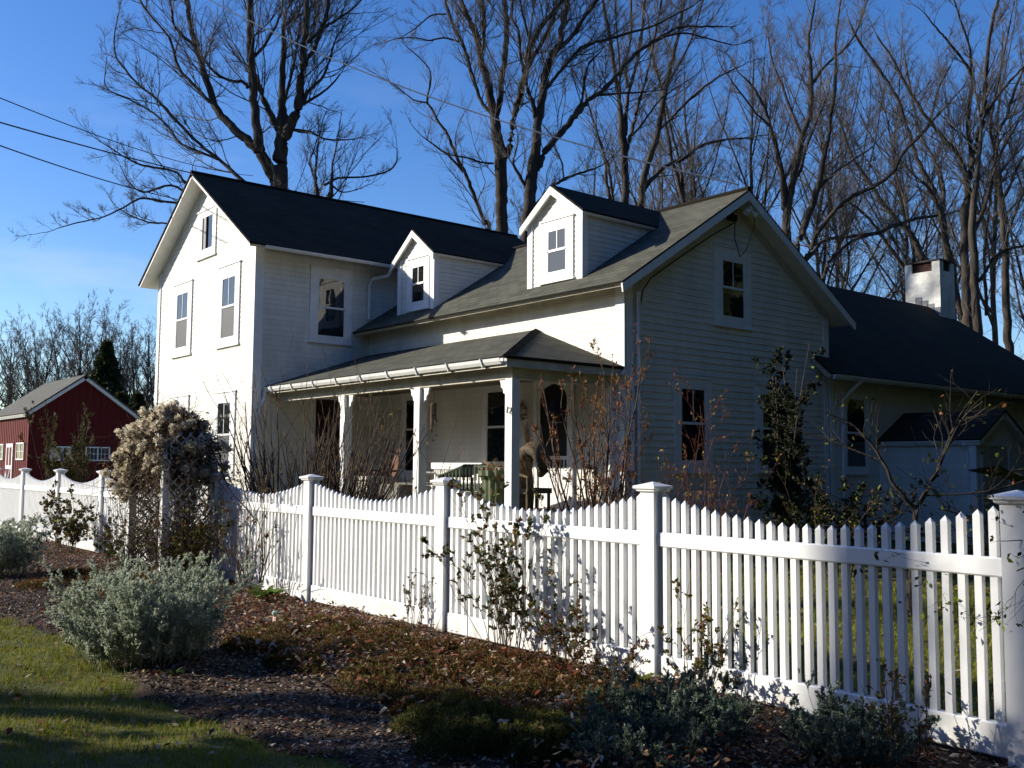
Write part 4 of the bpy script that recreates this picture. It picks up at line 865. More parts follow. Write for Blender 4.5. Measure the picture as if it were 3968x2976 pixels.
TREES = {
 'A': [
  [(-23.5,8.64,10.18,0.276),(-23.46,8.6,10.91,0.239),(-23.38,8.62,11.48,0.203),(-23.31,8.61,12.21,0.174),(-23.29,8.57,12.71,0.116),(-23.21,8.53,13.8,0.094),(-23.14,8.52,14.52,0.08),(-23.11,8.46,15.17,0.065)],
  [(-23.33,8.68,11.49,0.174),(-23.02,8.74,12.01,0.173),(-22.73,8.82,12.47,0.144),(-22.38,8.73,13.37,0.121),(-21.99,8.64,14.32,0.099),(-21.73,8.52,15.07,0.084),(-21.46,8.41,15.8,0.07),(-21.11,8.32,16.65,0.048)],
  [(-23.54,8.57,10.33,0.232),(-23.59,8.23,10.86,0.173),(-23.62,8.0,11.27,0.173),(-23.54,7.86,11.8,0.143),(-23.4,7.69,12.53,0.128),(-23.3,7.57,13.06,0.128),(-23.11,7.42,13.84,0.12),(-22.96,7.31,14.48,0.12),(-22.8,7.2,15.12,0.105),(-22.62,7.08,15.82,0.091),(-22.43,6.83,16.81,0.055)],
  [(-23.65,7.98,11.19,0.158),(-24.07,7.66,11.68,0.138),(-24.5,7.34,12.16,0.124),(-24.88,7.07,12.73,0.117),(-25.2,6.9,13.61,0.103),(-25.52,6.74,14.5,0.096),(-25.77,6.62,15.24,0.089),(-26.0,6.53,16.07,0.075),(-26.22,6.47,16.99,0.068),(-26.56,6.33,18.18,0.046)],
  [(-23.4,8.54,11.92,0.131),(-23.4,8.37,12.18,0.109),(-23.42,8.1,12.56,0.094),(-23.38,7.84,13.08,0.086),(-23.28,7.54,13.78,0.078)],
  [(-24.99,6.92,12.87,0.066),(-25.43,6.51,13.5,0.059),(-25.79,6.18,14.05,0.052),(-26.01,6.01,14.92,0.044),(-26.32,5.73,15.48,0.037),(-26.74,5.34,16.13,0.037),(-26.94,5.16,16.69,0.03)],
  [(-23.39,7.46,12.99,0.064),(-23.44,7.33,13.15,0.05),(-23.61,7.03,13.16,0.043),(-23.81,6.67,13.31,0.042),(-23.9,6.44,13.53,0.035)],
  [(-24.05,7.77,10.21,0.072),(-24.69,7.27,10.93,0.058),(-25.32,6.76,11.57,0.051),(-25.98,6.24,12.38,0.052),(-26.52,5.81,13.11,0.045),(-27.04,5.39,13.62,0.037),(-27.45,5.06,14.2,0.038),(-27.74,4.84,14.7,0.03),(-27.87,4.82,15.36,0.023),(-27.92,4.92,16.19,0.015)],
  [(-24.77,7.15,11.0,0.044),(-25.25,6.74,11.29,0.044),(-25.73,6.32,11.58,0.037),(-26.12,6.0,12.21,0.037),(-26.55,5.62,12.69,0.03),(-27.1,5.13,13.11,0.03),(-27.72,4.59,13.54,0.022),(-27.82,4.56,14.18,0.015)],
  [(-25.02,6.99,9.98,0.058),(-25.31,6.42,10.23,0.044),(-25.48,6.03,10.57,0.036),(-25.85,5.37,10.67,0.036),(-26.11,4.88,10.85,0.029),(-26.49,4.08,11.36,0.014)],
  [(-25.37,6.62,9.54,0.051),(-25.46,6.36,9.59,0.044),(-25.67,5.77,9.6,0.036),(-25.84,5.26,9.65,0.036),(-25.98,4.89,9.43,0.029),(-26.06,4.65,9.23,0.028),(-26.23,4.16,8.93,0.021),(-26.45,3.56,8.72,0.021),(-26.63,3.03,8.49,0.014)],
  [(-25.54,6.48,8.96,0.036),(-26.08,6.09,9.03,0.029),(-26.61,5.7,9.11,0.029),(-27.15,5.29,9.37,0.022),(-27.43,5.08,9.57,0.015)],
  [(-25.36,6.61,9.76,0.044),(-25.64,6.04,10.16,0.036),(-26.08,5.34,9.9,0.029),(-26.27,4.96,10.17,0.022),(-26.33,4.76,10.51,0.014)],
  [(-22.72,8.85,12.33,0.072),(-22.38,8.98,12.92,0.057),(-21.91,9.27,13.45,0.043),(-21.54,9.36,14.23,0.035),(-21.37,9.42,14.56,0.021)],
  [(-22.61,8.95,12.61,0.05),(-22.11,9.23,12.84,0.036),(-21.67,9.46,13.13,0.028),(-21.42,9.56,13.37,0.021)],
  [(-22.34,8.74,13.59,0.078),(-22.23,9.02,14.22,0.072),(-22.15,9.28,14.93,0.065),(-22.11,9.45,15.56,0.065),(-22.17,9.54,16.44,0.058),(-22.19,9.73,17.57,0.037)],
  [(-23.07,8.52,15.17,0.044),(-22.92,8.87,15.53,0.044),(-22.69,9.39,16.06,0.037),(-22.54,9.79,16.66,0.03)],
  [(-21.94,8.71,14.29,0.049),(-21.72,9.13,14.81,0.043),(-21.45,9.61,15.23,0.036),(-21.19,10.1,15.8,0.029),(-21.08,10.35,16.44,0.022)],
  [(-23.07,8.69,11.87,0.058),(-22.85,9.34,11.88,0.036),(-22.73,9.76,11.72,0.029),(-22.56,10.24,11.74,0.029),(-22.4,10.66,11.83,0.015)],
  [(-25.6,6.61,14.8,0.052),(-25.69,6.02,15.27,0.044),(-25.54,5.8,15.83,0.037),(-25.39,5.57,16.38,0.029)],
  [(-23.33,8.57,12.35,0.058),(-23.09,8.63,13.05,0.051),(-22.82,8.71,13.87,0.043),(-22.58,8.72,14.76,0.036)],
  [(-23.12,7.43,13.77,0.05),(-22.93,7.74,14.23,0.043),(-22.73,8.08,15.0,0.036),(-22.68,8.2,15.54,0.029)],
 ],
 'A2': [
  [(-21.67,9.4,9.21,0.098),(-21.63,9.41,9.56,0.077),(-21.57,9.42,9.98,0.056),(-21.54,9.42,10.3,0.042)],
  [(-21.89,9.13,9.28,0.098),(-21.96,9.15,9.66,0.077),(-22.05,9.14,9.96,0.064),(-22.12,9.15,10.27,0.05)],
  [(-21.72,9.25,9.91,0.042),(-21.52,9.61,10.15,0.035),(-21.2,10.22,10.23,0.028),(-20.86,10.84,10.42,0.028),(-20.69,11.14,10.7,0.021),(-20.72,11.2,11.23,0.014)],
  [(-22.13,9.15,10.16,0.035),(-22.3,9.07,10.73,0.028),(-22.29,9.18,11.11,0.021),(-22.28,9.28,11.5,0.014)],
  [(-21.59,9.41,9.91,0.035),(-21.46,9.75,9.73,0.021),(-21.28,10.12,9.83,0.014)],
 ],
 'B': [
  [(-21.44,15.99,9.11,0.214),(-21.41,15.92,9.96,0.203),(-21.37,15.87,10.76,0.208),(-21.33,15.81,11.56,0.214),(-21.31,15.76,12.09,0.225),(-21.34,15.64,12.73,0.192),(-21.35,15.54,13.42,0.16),(-21.41,15.41,13.95,0.15),(-21.44,15.28,14.65,0.139),(-21.53,15.08,15.39,0.118),(-21.61,14.86,16.24,0.107),(-21.75,14.62,16.88,0.091),(-21.85,14.42,17.41,0.075),(-21.92,14.27,17.89,0.064),(-22.01,14.06,18.74,0.043)],
  [(-21.32,15.58,13.48,0.118),(-21.31,15.77,14.18,0.097),(-21.39,15.93,15.19,0.097),(-21.44,16.1,16.09,0.103),(-21.54,16.21,17.0,0.099),(-21.68,16.21,17.68,0.094),(-21.79,16.22,18.3,0.083),(-21.9,16.38,19.55,0.05)],
  [(-21.2,15.91,12.04,0.139),(-20.9,15.9,12.56,0.106),(-20.58,15.76,13.32,0.105),(-20.22,15.73,13.96,0.105),(-19.93,15.68,14.51,0.114),(-19.51,15.6,15.31,0.093),(-19.11,15.66,15.83,0.082),(-18.68,15.81,16.2,0.071),(-18.33,15.9,16.57,0.066),(-18.05,15.93,16.95,0.055),(-17.7,15.87,17.57,0.035)],
  [(-19.86,15.73,14.71,0.078),(-19.46,15.83,15.25,0.072),(-19.11,15.93,15.7,0.067),(-18.79,15.98,16.18,0.061),(-18.57,15.92,16.67,0.056),(-18.33,15.7,17.45,0.04)],
  [(-21.43,15.43,13.58,0.075),(-21.74,15.26,14.01,0.064),(-22.09,15.17,14.93,0.065),(-22.45,15.09,15.92,0.06),(-22.83,14.96,16.8,0.055),(-23.15,14.84,17.56,0.055),(-23.37,14.81,18.27,0.045),(-23.66,14.77,19.24,0.028)],
  [(-19.93,15.69,14.4,0.062),(-19.8,15.37,15.13,0.052),(-19.64,15.16,15.76,0.046),(-19.64,14.9,16.11,0.041),(-19.47,14.75,16.63,0.036),(-19.4,14.55,17.07,0.025)],
  [(-19.54,15.52,15.62,0.046),(-19.48,15.23,16.2,0.041),(-19.42,15.04,16.6,0.036),(-19.35,14.91,16.95,0.031)],
  [(-21.47,15.1,15.71,0.069),(-21.49,15.17,16.51,0.064),(-21.56,15.18,17.2,0.065),(-21.65,15.14,17.84,0.054),(-21.74,15.14,18.72,0.033)],
  [(-21.47,15.61,11.82,0.037),(-21.69,15.17,11.84,0.032),(-21.9,14.73,11.96,0.027),(-22.11,14.3,11.98,0.016)],
  [(-22.78,15.06,16.41,0.033),(-23.18,14.67,16.58,0.033),(-23.59,14.28,16.52,0.028),(-23.99,13.89,16.65,0.022),(-24.48,13.42,16.63,0.017)],
  [(-23.21,14.78,17.51,0.033),(-23.47,14.32,17.4,0.028),(-23.73,13.84,16.9,0.022),(-23.95,13.47,16.57,0.016)],
 ],
 'B2': [
  [(-23.26,16.84,9.89,0.074),(-23.31,16.74,10.23,0.074),(-23.4,16.59,10.57,0.074),(-23.59,16.22,11.58,0.074),(-23.7,16.01,12.14,0.068),(-23.91,15.66,12.93,0.062),(-24.02,15.46,13.49,0.057),(-24.18,15.22,13.89,0.045),(-24.33,14.97,14.39,0.045),(-24.42,14.82,14.67,0.04),(-24.29,14.89,15.35,0.034),(-24.31,14.8,15.86,0.028),(-24.57,14.42,16.36,0.023),(-24.77,14.14,16.64,0.017)],
  [(-23.72,16.0,12.09,0.051),(-23.94,15.55,12.62,0.045),(-24.16,15.15,12.94,0.034),(-24.38,14.75,13.25,0.023)],
  [(-24.39,14.87,14.62,0.034),(-24.88,14.52,14.79,0.028),(-25.39,14.17,15.32,0.023),(-25.89,13.8,15.73,0.017)],
 ],
 'C': [
  [(-20.21,15.99,8.47,0.176),(-20.14,15.97,9.3,0.187),(-20.05,15.99,9.98,0.197),(-19.97,15.99,10.75,0.208),(-19.86,16.02,11.53,0.187),(-19.74,16.06,12.3,0.156),(-19.67,16.06,12.92,0.14),(-19.53,16.13,13.75,0.135),(-19.46,16.14,14.37,0.135),(-19.3,16.24,15.0,0.14),(-19.11,16.42,15.41,0.114),(-18.94,16.53,16.19,0.093),(-18.85,16.56,16.81,0.093),(-18.81,16.55,17.27,0.083),(-18.72,16.54,18.21,0.047)],
  [(-19.14,16.4,15.31,0.088),(-18.79,16.68,15.64,0.072),(-18.48,16.88,16.13,0.067),(-18.21,17.05,16.57,0.062),(-17.95,17.23,16.95,0.057),(-17.63,17.42,17.53,0.041)],
  [(-19.69,16.04,12.92,0.099),(-19.67,15.78,13.55,0.072),(-19.67,15.57,13.97,0.062),(-19.65,15.46,14.25,0.062)],
  [(-19.79,16.13,11.32,0.114),(-19.7,16.4,11.94,0.115),(-19.54,16.74,12.46,0.11),(-19.35,17.14,12.98,0.105),(-19.24,17.39,13.38,0.105),(-19.18,17.52,13.56,0.137),(-19.07,17.74,13.86,0.079),(-18.86,18.13,14.17,0.08),(-18.66,18.53,14.65,0.075),(-18.41,19.04,15.37,0.07),(-18.15,19.55,15.92,0.065),(-17.83,20.15,16.38,0.06),(-17.56,20.65,16.77,0.049),(-17.15,21.42,16.91,0.038),(-16.77,22.14,16.99,0.027)],
  [(-19.5,16.15,13.91,0.073),(-19.36,16.43,14.31,0.062),(-19.17,16.82,14.9,0.063),(-18.98,17.21,15.43,0.058),(-18.87,17.41,15.61,0.063),(-18.67,17.79,15.81,0.053),(-18.4,18.27,16.0,0.053),(-18.09,18.86,16.25,0.043),(-17.68,19.59,16.58,0.037),(-17.33,20.23,17.01,0.032),(-17.0,20.83,17.41,0.027)],
  [(-20.05,15.89,10.7,0.062),(-20.13,15.55,11.23,0.052),(-20.16,15.4,11.47,0.041),(-20.04,15.4,11.81,0.031)],
  [(-19.16,17.52,13.61,0.048),(-19.05,17.51,14.06,0.042),(-18.89,17.5,14.66,0.042),(-18.74,17.54,15.06,0.037),(-18.51,17.71,15.31,0.026)],
  [(-18.9,18.09,14.11,0.048),(-18.16,18.55,14.07,0.037),(-17.48,18.96,14.02,0.026)],
  [(-19.93,16.13,10.08,0.062),(-19.69,16.54,10.69,0.052),(-19.44,16.94,11.03,0.052),(-19.19,17.35,11.27,0.042),(-18.91,17.81,11.45,0.032),(-18.72,18.13,11.63,0.021)],
  [(-19.41,16.98,11.03,0.031),(-19.46,16.96,11.57,0.031),(-19.58,16.86,12.01,0.021)],
  [(-17.83,20.15,16.38,0.038),(-17.13,20.56,16.4,0.032),(-16.46,20.98,16.1,0.027),(-15.79,21.39,15.77,0.021)],
 ],
 'D': [
  [(-21.44,22.05,10.99,0.167),(-21.41,22.02,11.53,0.155),(-21.35,21.97,12.48,0.149),(-21.32,21.89,13.37,0.143),(-21.32,21.79,14.09,0.161),(-21.31,21.67,15.16,0.096),(-21.33,21.57,15.75,0.084),(-21.37,21.36,16.94,0.084),(-21.41,21.16,18.13,0.072),(-21.48,20.97,19.02,0.06),(-21.54,20.79,19.8,0.042)],
  [(-21.25,21.87,14.15,0.09),(-21.28,21.99,15.22,0.078),(-21.28,22.07,15.86,0.072),(-21.19,22.29,16.64,0.072),(-21.1,22.55,17.8,0.073),(-21.08,22.71,18.79,0.061),(-21.09,22.82,19.77,0.049),(-21.1,22.93,20.7,0.037)],
  [(-21.26,21.94,13.49,0.084),(-20.88,21.87,14.23,0.083),(-20.53,21.76,14.96,0.071),(-20.14,21.69,15.67,0.058),(-19.63,21.56,16.68,0.052),(-19.25,21.41,17.46,0.046),(-18.78,21.23,18.42,0.04),(-18.52,21.11,18.98,0.028)],
  [(-20.89,21.88,14.05,0.047),(-20.68,22.26,14.57,0.042),(-20.38,22.82,15.48,0.036),(-20.01,23.47,16.09,0.024)],
  [(-21.3,22.01,16.1,0.06),(-21.43,22.11,17.16,0.048),(-21.42,22.37,18.17,0.049),(-21.57,22.58,19.88,0.043),(-21.63,22.69,20.7,0.031)],
  [(-21.3,21.63,15.51,0.048),(-21.04,21.36,16.53,0.042),(-20.77,20.92,17.84,0.035),(-20.53,20.6,18.86,0.029)],
 ],
 'E': [
  [(-22.4,23.99,11.37,0.151),(-22.36,23.96,11.93,0.151),(-22.29,23.94,12.75,0.151),(-22.1,24.06,13.69,0.138),(-21.79,24.28,14.82,0.126),(-21.55,24.4,16.2,0.113),(-21.37,24.49,17.14,0.101),(-21.15,24.62,18.21,0.075),(-20.92,24.75,19.34,0.063),(-20.75,24.84,20.28,0.05),(-20.61,24.89,21.16,0.038)],
  [(-22.29,23.97,12.56,0.113),(-22.07,24.39,13.17,0.088),(-21.78,24.92,13.73,0.076),(-21.45,25.5,14.03,0.076),(-21.09,26.14,14.6,0.064),(-20.62,26.97,14.92,0.051),(-20.19,27.74,15.04,0.039)],
  [(-21.7,24.36,15.07,0.057),(-21.13,24.57,15.55,0.05),(-20.38,24.83,16.16,0.05),(-19.79,25.07,16.56,0.043),(-19.27,25.3,16.84,0.037),(-18.67,25.6,17.05,0.024)],
  [(-21.39,24.5,16.89,0.057),(-21.24,25.1,17.91,0.044),(-21.13,25.66,19.02,0.038),(-21.08,26.21,20.43,0.032),(-21.07,26.52,21.34,0.026)],
  [(-21.5,24.44,16.26,0.05),(-21.87,24.3,17.57,0.044),(-22.08,24.26,18.61,0.038),(-22.29,24.31,20.02,0.032)],
 ],
 'F': [
  [(-24.58,24.41,12.12,0.079),(-24.55,24.35,12.78,0.079),(-24.59,24.2,13.63,0.073),(-24.57,24.13,14.35,0.073),(-24.69,23.84,15.41,0.059),(-24.83,23.57,16.26,0.046),(-24.94,23.31,17.24,0.033),(-24.97,23.15,18.23,0.02)],
  [(-24.46,24.49,12.58,0.059),(-24.2,23.99,13.84,0.059),(-24.17,23.78,14.19,0.059)],
 ],
 'G': [
  [(-22.56,26.86,12.07,0.112),(-22.55,26.81,12.6,0.106),(-22.67,26.52,13.65,0.092),(-22.78,26.26,14.64,0.079),(-22.86,25.96,16.21,0.053),(-22.88,25.8,17.27,0.04),(-22.95,25.59,18.25,0.026)],
  [(-22.54,26.82,12.53,0.086),(-22.67,26.72,14.16,0.066),(-22.8,26.58,15.05,0.053),(-23.03,26.36,16.42,0.047),(-23.4,25.99,18.85,0.034)],
 ],
 'H': [
  [(-19.88,30.29,10.64,0.189),(-19.84,30.21,11.58,0.18),(-19.81,30.16,12.27,0.18),(-19.65,30.24,13.12,0.163),(-19.42,30.38,14.24,0.155),(-19.18,30.51,15.44,0.129),(-18.9,30.71,16.55,0.12),(-18.84,30.65,17.58,0.12),(-18.79,30.6,18.43,0.077),(-18.77,30.47,19.54,0.06),(-18.6,30.54,20.57,0.052),(-18.42,30.6,21.77,0.034)],
  [(-19.86,30.09,12.35,0.12),(-19.73,29.74,13.92,0.103),(-19.73,29.4,14.98,0.085),(-19.78,29.07,15.8,0.076),(-19.84,28.76,16.52,0.068),(-19.97,28.38,17.16,0.059),(-20.12,28.05,17.56,0.042)],
  [(-19.57,30.28,13.55,0.086),(-19.39,30.62,14.02,0.069),(-19.32,30.91,15.03,0.069),(-19.1,31.45,16.34,0.061),(-18.93,31.84,17.28,0.044)],
  [(-19.18,30.51,15.44,0.077),(-19.56,30.35,16.56,0.06),(-20.02,30.18,18.08,0.052),(-20.32,30.05,19.04,0.044),(-20.53,30.07,20.2,0.035)],
  [(-18.84,30.65,17.58,0.077),(-18.57,31.32,18.56,0.061),(-18.14,32.23,19.48,0.052),(-17.9,32.82,20.38,0.044),(-17.78,33.3,21.57,0.035)],
  [(-19.69,30.22,12.87,0.077),(-19.62,29.51,14.28,0.068),(-19.55,28.88,15.52,0.051),(-19.79,28.13,16.1,0.042),(-20.1,26.94,17.26,0.033)],
 ],
 'I': [
  [(-18.46,28.93,10.04,0.139),(-18.34,28.98,10.7,0.139),(-18.14,29.13,11.51,0.147),(-17.82,29.38,12.49,0.131),(-17.62,29.48,13.64,0.106),(-17.41,29.61,14.62,0.082),(-17.27,29.65,15.59,0.074),(-17.1,29.71,16.74,0.065),(-17.0,29.66,18.04,0.057),(-16.91,29.63,19.1,0.041),(-16.73,29.69,20.32,0.033)],
  [(-18.24,29.22,9.88,0.106),(-18.02,29.19,10.26,0.098),(-17.54,29.19,11.0,0.089),(-16.88,29.33,11.71,0.08),(-16.3,29.55,12.12,0.08),(-15.54,29.89,12.43,0.079),(-14.89,30.12,12.89,0.07),(-14.53,30.09,13.43,0.062),(-13.78,30.25,14.15,0.054),(-13.12,30.38,14.79,0.046)],
  [(-18.35,29.1,9.72,0.098),(-18.15,29.52,10.12,0.082),(-17.91,30.03,10.7,0.074),(-17.4,31.01,10.93,0.075),(-16.77,32.25,11.18,0.084),(-16.37,33.0,11.56,0.076),(-15.93,33.84,11.88,0.068),(-15.31,35.03,12.13,0.06)],
  [(-17.88,29.78,8.91,0.106),(-17.82,30.0,9.51,0.09),(-17.71,30.28,10.03,0.082),(-17.29,31.11,10.75,0.066),(-16.86,31.93,11.06,0.05)],
  [(-17.76,29.44,12.66,0.065),(-17.42,29.95,13.35,0.057),(-16.94,30.68,13.97,0.049),(-16.56,31.26,14.42,0.033)],
 ],
 'K': [
  [(-17.6,37.79,10.42,0.166),(-17.74,37.54,11.06,0.166),(-17.93,37.21,11.88,0.147),(-18.24,36.75,12.52,0.129),(-18.66,36.13,13.34,0.11),(-19.07,35.5,14.44,0.092),(-19.47,34.87,15.53,0.074),(-19.69,34.45,16.72,0.055),(-19.9,34.01,18.09,0.037)],
  [(-18.19,37.08,10.41,0.101),(-18.53,36.15,11.45,0.082),(-18.71,35.63,12.06,0.073),(-18.97,34.93,12.82,0.064),(-19.31,34.19,13.32,0.045)],
  [(-18.03,37.05,12.16,0.074),(-18.28,37.23,13.65,0.065),(-18.73,37.21,15.17,0.056),(-18.98,37.38,16.71,0.047)],
 ],
 'L': [
  [(-15.99,36.74,9.33,0.158),(-16.03,36.53,10.55,0.141),(-16.08,36.22,12.48,0.141),(-16.24,35.89,13.53,0.114),(-16.53,35.43,14.4,0.097),(-16.69,35.1,15.45,0.088),(-16.85,34.77,16.5,0.079),(-17.11,34.28,17.81,0.07),(-17.59,33.53,19.12,0.062),(-17.98,32.93,20.08,0.044),(-18.16,32.62,20.86,0.026)],
  [(-16.05,36.25,12.48,0.079),(-16.05,36.39,13.49,0.079),(-16.31,36.27,14.88,0.071),(-16.75,35.93,16.01,0.062),(-17.09,35.79,18.0,0.054),(-17.3,35.74,19.63,0.036)],
  [(-16.68,35.09,15.63,0.062),(-16.25,35.71,16.56,0.053),(-16.03,36.07,17.94,0.044),(-15.69,36.56,19.06,0.036)],
 ],
 'M': [
  [(-12.35,30.52,6.15,0.206),(-12.33,30.46,6.81,0.191),(-12.3,30.32,8.2,0.162),(-12.23,30.21,9.67,0.147),(-12.2,30.12,10.69,0.169),(-12.06,30.19,11.5,0.118),(-12.13,29.95,12.6,0.088),(-12.38,29.58,13.18,0.074),(-12.67,29.15,13.77,0.066),(-13.16,28.4,15.01,0.059),(-13.51,27.82,16.25,0.044),(-13.83,27.31,17.13,0.029)],
  [(-12.11,30.16,11.21,0.132),(-11.8,29.85,12.13,0.109),(-11.45,29.64,12.96,0.108),(-11.12,29.45,13.72,0.1),(-10.89,29.15,14.46,0.085),(-10.65,28.83,15.25,0.07),(-10.25,28.36,16.43,0.055),(-9.84,28.12,17.28,0.041),(-9.61,27.93,17.83,0.027)],
  [(-11.92,30.21,12.6,0.074),(-11.78,29.78,13.98,0.066),(-11.51,29.59,15.2,0.073),(-11.49,29.43,15.6,0.065),(-11.6,29.08,16.06,0.051),(-11.81,28.51,16.64,0.043),(-11.94,28.2,16.89,0.036),(-12.18,27.56,17.52,0.021)],
  [(-11.12,29.45,13.72,0.064),(-10.71,29.51,14.35,0.05),(-10.2,29.66,14.97,0.042),(-9.79,29.8,15.39,0.035),(-9.2,30.08,15.78,0.028)],
  [(-12.11,30.34,9.82,0.066),(-11.89,30.71,10.58,0.059),(-11.76,30.98,11.51,0.052),(-11.59,31.33,12.75,0.037)],
  [(-11.49,29.62,15.12,0.051),(-11.32,29.12,16.27,0.043),(-11.32,28.58,17.08,0.036),(-11.34,28.07,17.81,0.028)],
 ],
 'N': [
  [(-11.66,29.87,5.45,0.165),(-11.66,29.77,6.31,0.157),(-11.65,29.64,7.3,0.15),(-11.6,29.52,8.73,0.143),(-11.59,29.4,9.8,0.136),(-11.48,29.39,10.87,0.114),(-11.35,29.42,11.94,0.093),(-11.21,29.44,13.01,0.072)],
  [(-11.65,29.57,7.87,0.072),(-11.31,29.78,8.43,0.064),(-11.06,29.89,8.91,0.057),(-10.65,30.23,9.18,0.05),(-10.32,30.53,9.28,0.043),(-9.79,30.98,9.51,0.028)],
  [(-11.58,29.41,9.8,0.072),(-11.38,30.12,10.98,0.065),(-11.33,30.54,11.93,0.058),(-11.19,31.12,13.07,0.052),(-10.92,31.91,14.24,0.037)],
 ],
 'O': [
  [(-11.89,32.71,5.69,0.159),(-11.88,32.62,6.51,0.151),(-11.83,32.44,8.4,0.136),(-11.76,32.32,9.9,0.121),(-11.76,32.13,11.41,0.106),(-11.73,32.03,12.54,0.091),(-11.78,31.82,13.67,0.068),(-11.49,32.06,14.43,0.061),(-11.19,32.29,15.56,0.053),(-10.83,32.57,16.69,0.038)],
  [(-11.72,32.18,11.41,0.068),(-11.27,32.22,12.4,0.06),(-10.86,32.34,13.09,0.045),(-10.33,32.65,13.49,0.03)],
  [(-11.72,31.97,13.07,0.061),(-11.8,31.55,14.0,0.053),(-11.58,31.47,15.08,0.045),(-11.22,31.43,16.5,0.037),(-10.86,31.39,17.91,0.03)],
 ],
 'P': [
  [(-13.9,33.24,7.17,0.136),(-13.96,33.07,7.97,0.128),(-14.02,32.79,9.55,0.12),(-14.15,32.48,10.74,0.104),(-14.2,32.31,11.54,0.088),(-14.4,31.95,12.41,0.072),(-14.59,31.69,12.72,0.056)],
  [(-13.27,33.96,7.5,0.072),(-12.9,33.11,9.42,0.063),(-12.39,32.48,11.21,0.054),(-12.05,32.15,12.25,0.046),(-11.69,31.61,13.6,0.03)],
 ],
}

TL = {'A': 'large bare tree with many spreading limbs rising behind the left gable block', 'A2': 'low broken dead tree with two stubs just above the ridge of the left roof',
 'B': 'tall straight bare tree with forked trunk left of the larger dormer', 'B2': 'thin bare tree leaning left beside the tall forked tree', 'C': 'tall bare tree with a knotted limb reaching right, right behind the larger dormer',
 'D': 'straight bare tree with a bulge, first one right of the larger dormer', 'E': 'bare tree leaning right just left of the right gable peak', 'F': 'thin twin stemmed bare tree right behind the dormer roof ridge',
 'G': 'slim bare tree leaning left in front of the right gable peak ridge', 'H': 'broad bare tree rising right behind the right gable rake', 'I': 'bare tree with long arching limbs right of the gable rake',
 'K': 'bare tree leaning left directly above the white chimney', 'L': 'long leaning bare tree rising from behind the white chimney top', 'M': 'thick dark bare tree just right of the white chimney',
 'N': 'pale barked bare tree touching the thick dark tree right of the chimney', 'O': 'bare tree nearest the right edge of the picture', 'P': 'slim bare tree partly hidden behind the chimney'}
for k_, lb in TREES.items():
    bare_tree(lb, TL[k_], 'bare trees behind the house', dens={'A2': .8, 'F': .9, 'B2': .9}.get(k_, 1.3 if k_ in 'ABCDE' else 1.0), lv3=10 if k_ in 'ABC' else 8, lv2=8 if k_ in 'ABC' else 7, rmin=.0042, bark=MT['barkdark'] if k_[0] in 'ABC' else None)

def proc_tree(x, y, h, r0, label, group, seed, lean=0., dens=.8, nl=7, rmin=.010, lv3=4, lv2=6, z0=.32, name='bare_tree'):
    rs = np.random.default_rng(seed); limbs = []; n = 7; pts = []; a = rs.uniform(0, 6.28)
    for k in range(n+1):
        t = k/n; pts.append((x+lean*t*h*.3*math.cos(a)+rs.normal(0, .06)*t*h*.2, y+lean*t*h*.3*math.sin(a), t*h*.95+(.0 if k else -.1), r0*(1-t*.86)))
    limbs.append(pts)
    for j in range(nl):
        t = z0+(.85-z0)*j/nl+rs.uniform(-.04, .04); k = int(t*n); f_ = t*n-k; b0 = np.array(pts[k])*(1-f_)+np.array(pts[k+1])*f_; a = rs.uniform(0, 6.28); ll = h*(.62-.45*t)*rs.uniform(.8, 1.15); l = [tuple(b0[:3])+(b0[3]*.62,)]; el = rs.uniform(.75, 1.15); p = b0[:3].copy()
        for m_ in range(4):
            e2 = el+.10*m_; p = p+np.array([math.cos(a)*math.cos(e2), math.sin(a)*math.cos(e2), math.sin(e2)])*ll/4; a += rs.normal(0, .2); l.append(tuple(p)+(b0[3]*.62*(1-.2*(m_+1)),))
        limbs.append(l)
    return bare_tree(limbs, label, group, dens=dens, lmax=h*.16, rmin=rmin, lv3=lv3, lv2=lv2, extend=False, name=name)
def at(dx, D, z=0):      # ground point seen in photo column dx (0..2212) at forward distance D
    v = np.array(_f)+np.array(_r2)*((dx-1106)/2137.); v = v/1.0; p = CAM+v*D; return float(p[0]), float(p[1])
rs = random.Random(5)
fill = [(1160, 52, 15), (1240, 50, 17), (1330, 55, 21), (1420, 50, 20), (1500, 52, 23), (1570, 47, 22), (1640, 50, 24), (1700, 46, 22), (1760, 52, 25), (1810, 47, 23), (1860, 54, 26), (1900, 48, 24), (1955, 50, 25), (2010, 46, 23), (2060, 52, 25), (2110, 45, 22), (2150, 50, 25), (2195, 44, 22), (2240, 50, 24), (2290, 42, 21)]
ORD = ['leftmost', 'second', 'third', 'fourth', 'fifth', 'sixth', 'seventh', 'eighth', 'ninth', 'tenth', 'eleventh', 'twelfth', 'thirteenth', 'fourteenth', 'fifteenth', 'sixteenth', 'seventeenth', 'eighteenth', 'nineteenth', 'twentieth']
fill = fill[:4]+fill[4::2]
for i_, (dx, D, h) in enumerate(fill):
    x, y = at(dx, D); proc_tree(x, y, h*1.0, rs.uniform(.14, .22), '%s from left in the far row of thin bare trees behind the roofs' % ORD[i_], 'far bare trees behind the house', 100+i_, rs.uniform(0, .5), dens=.95, nl=14, rmin=.0058, lv3=8, lv2=7, z0=.3)
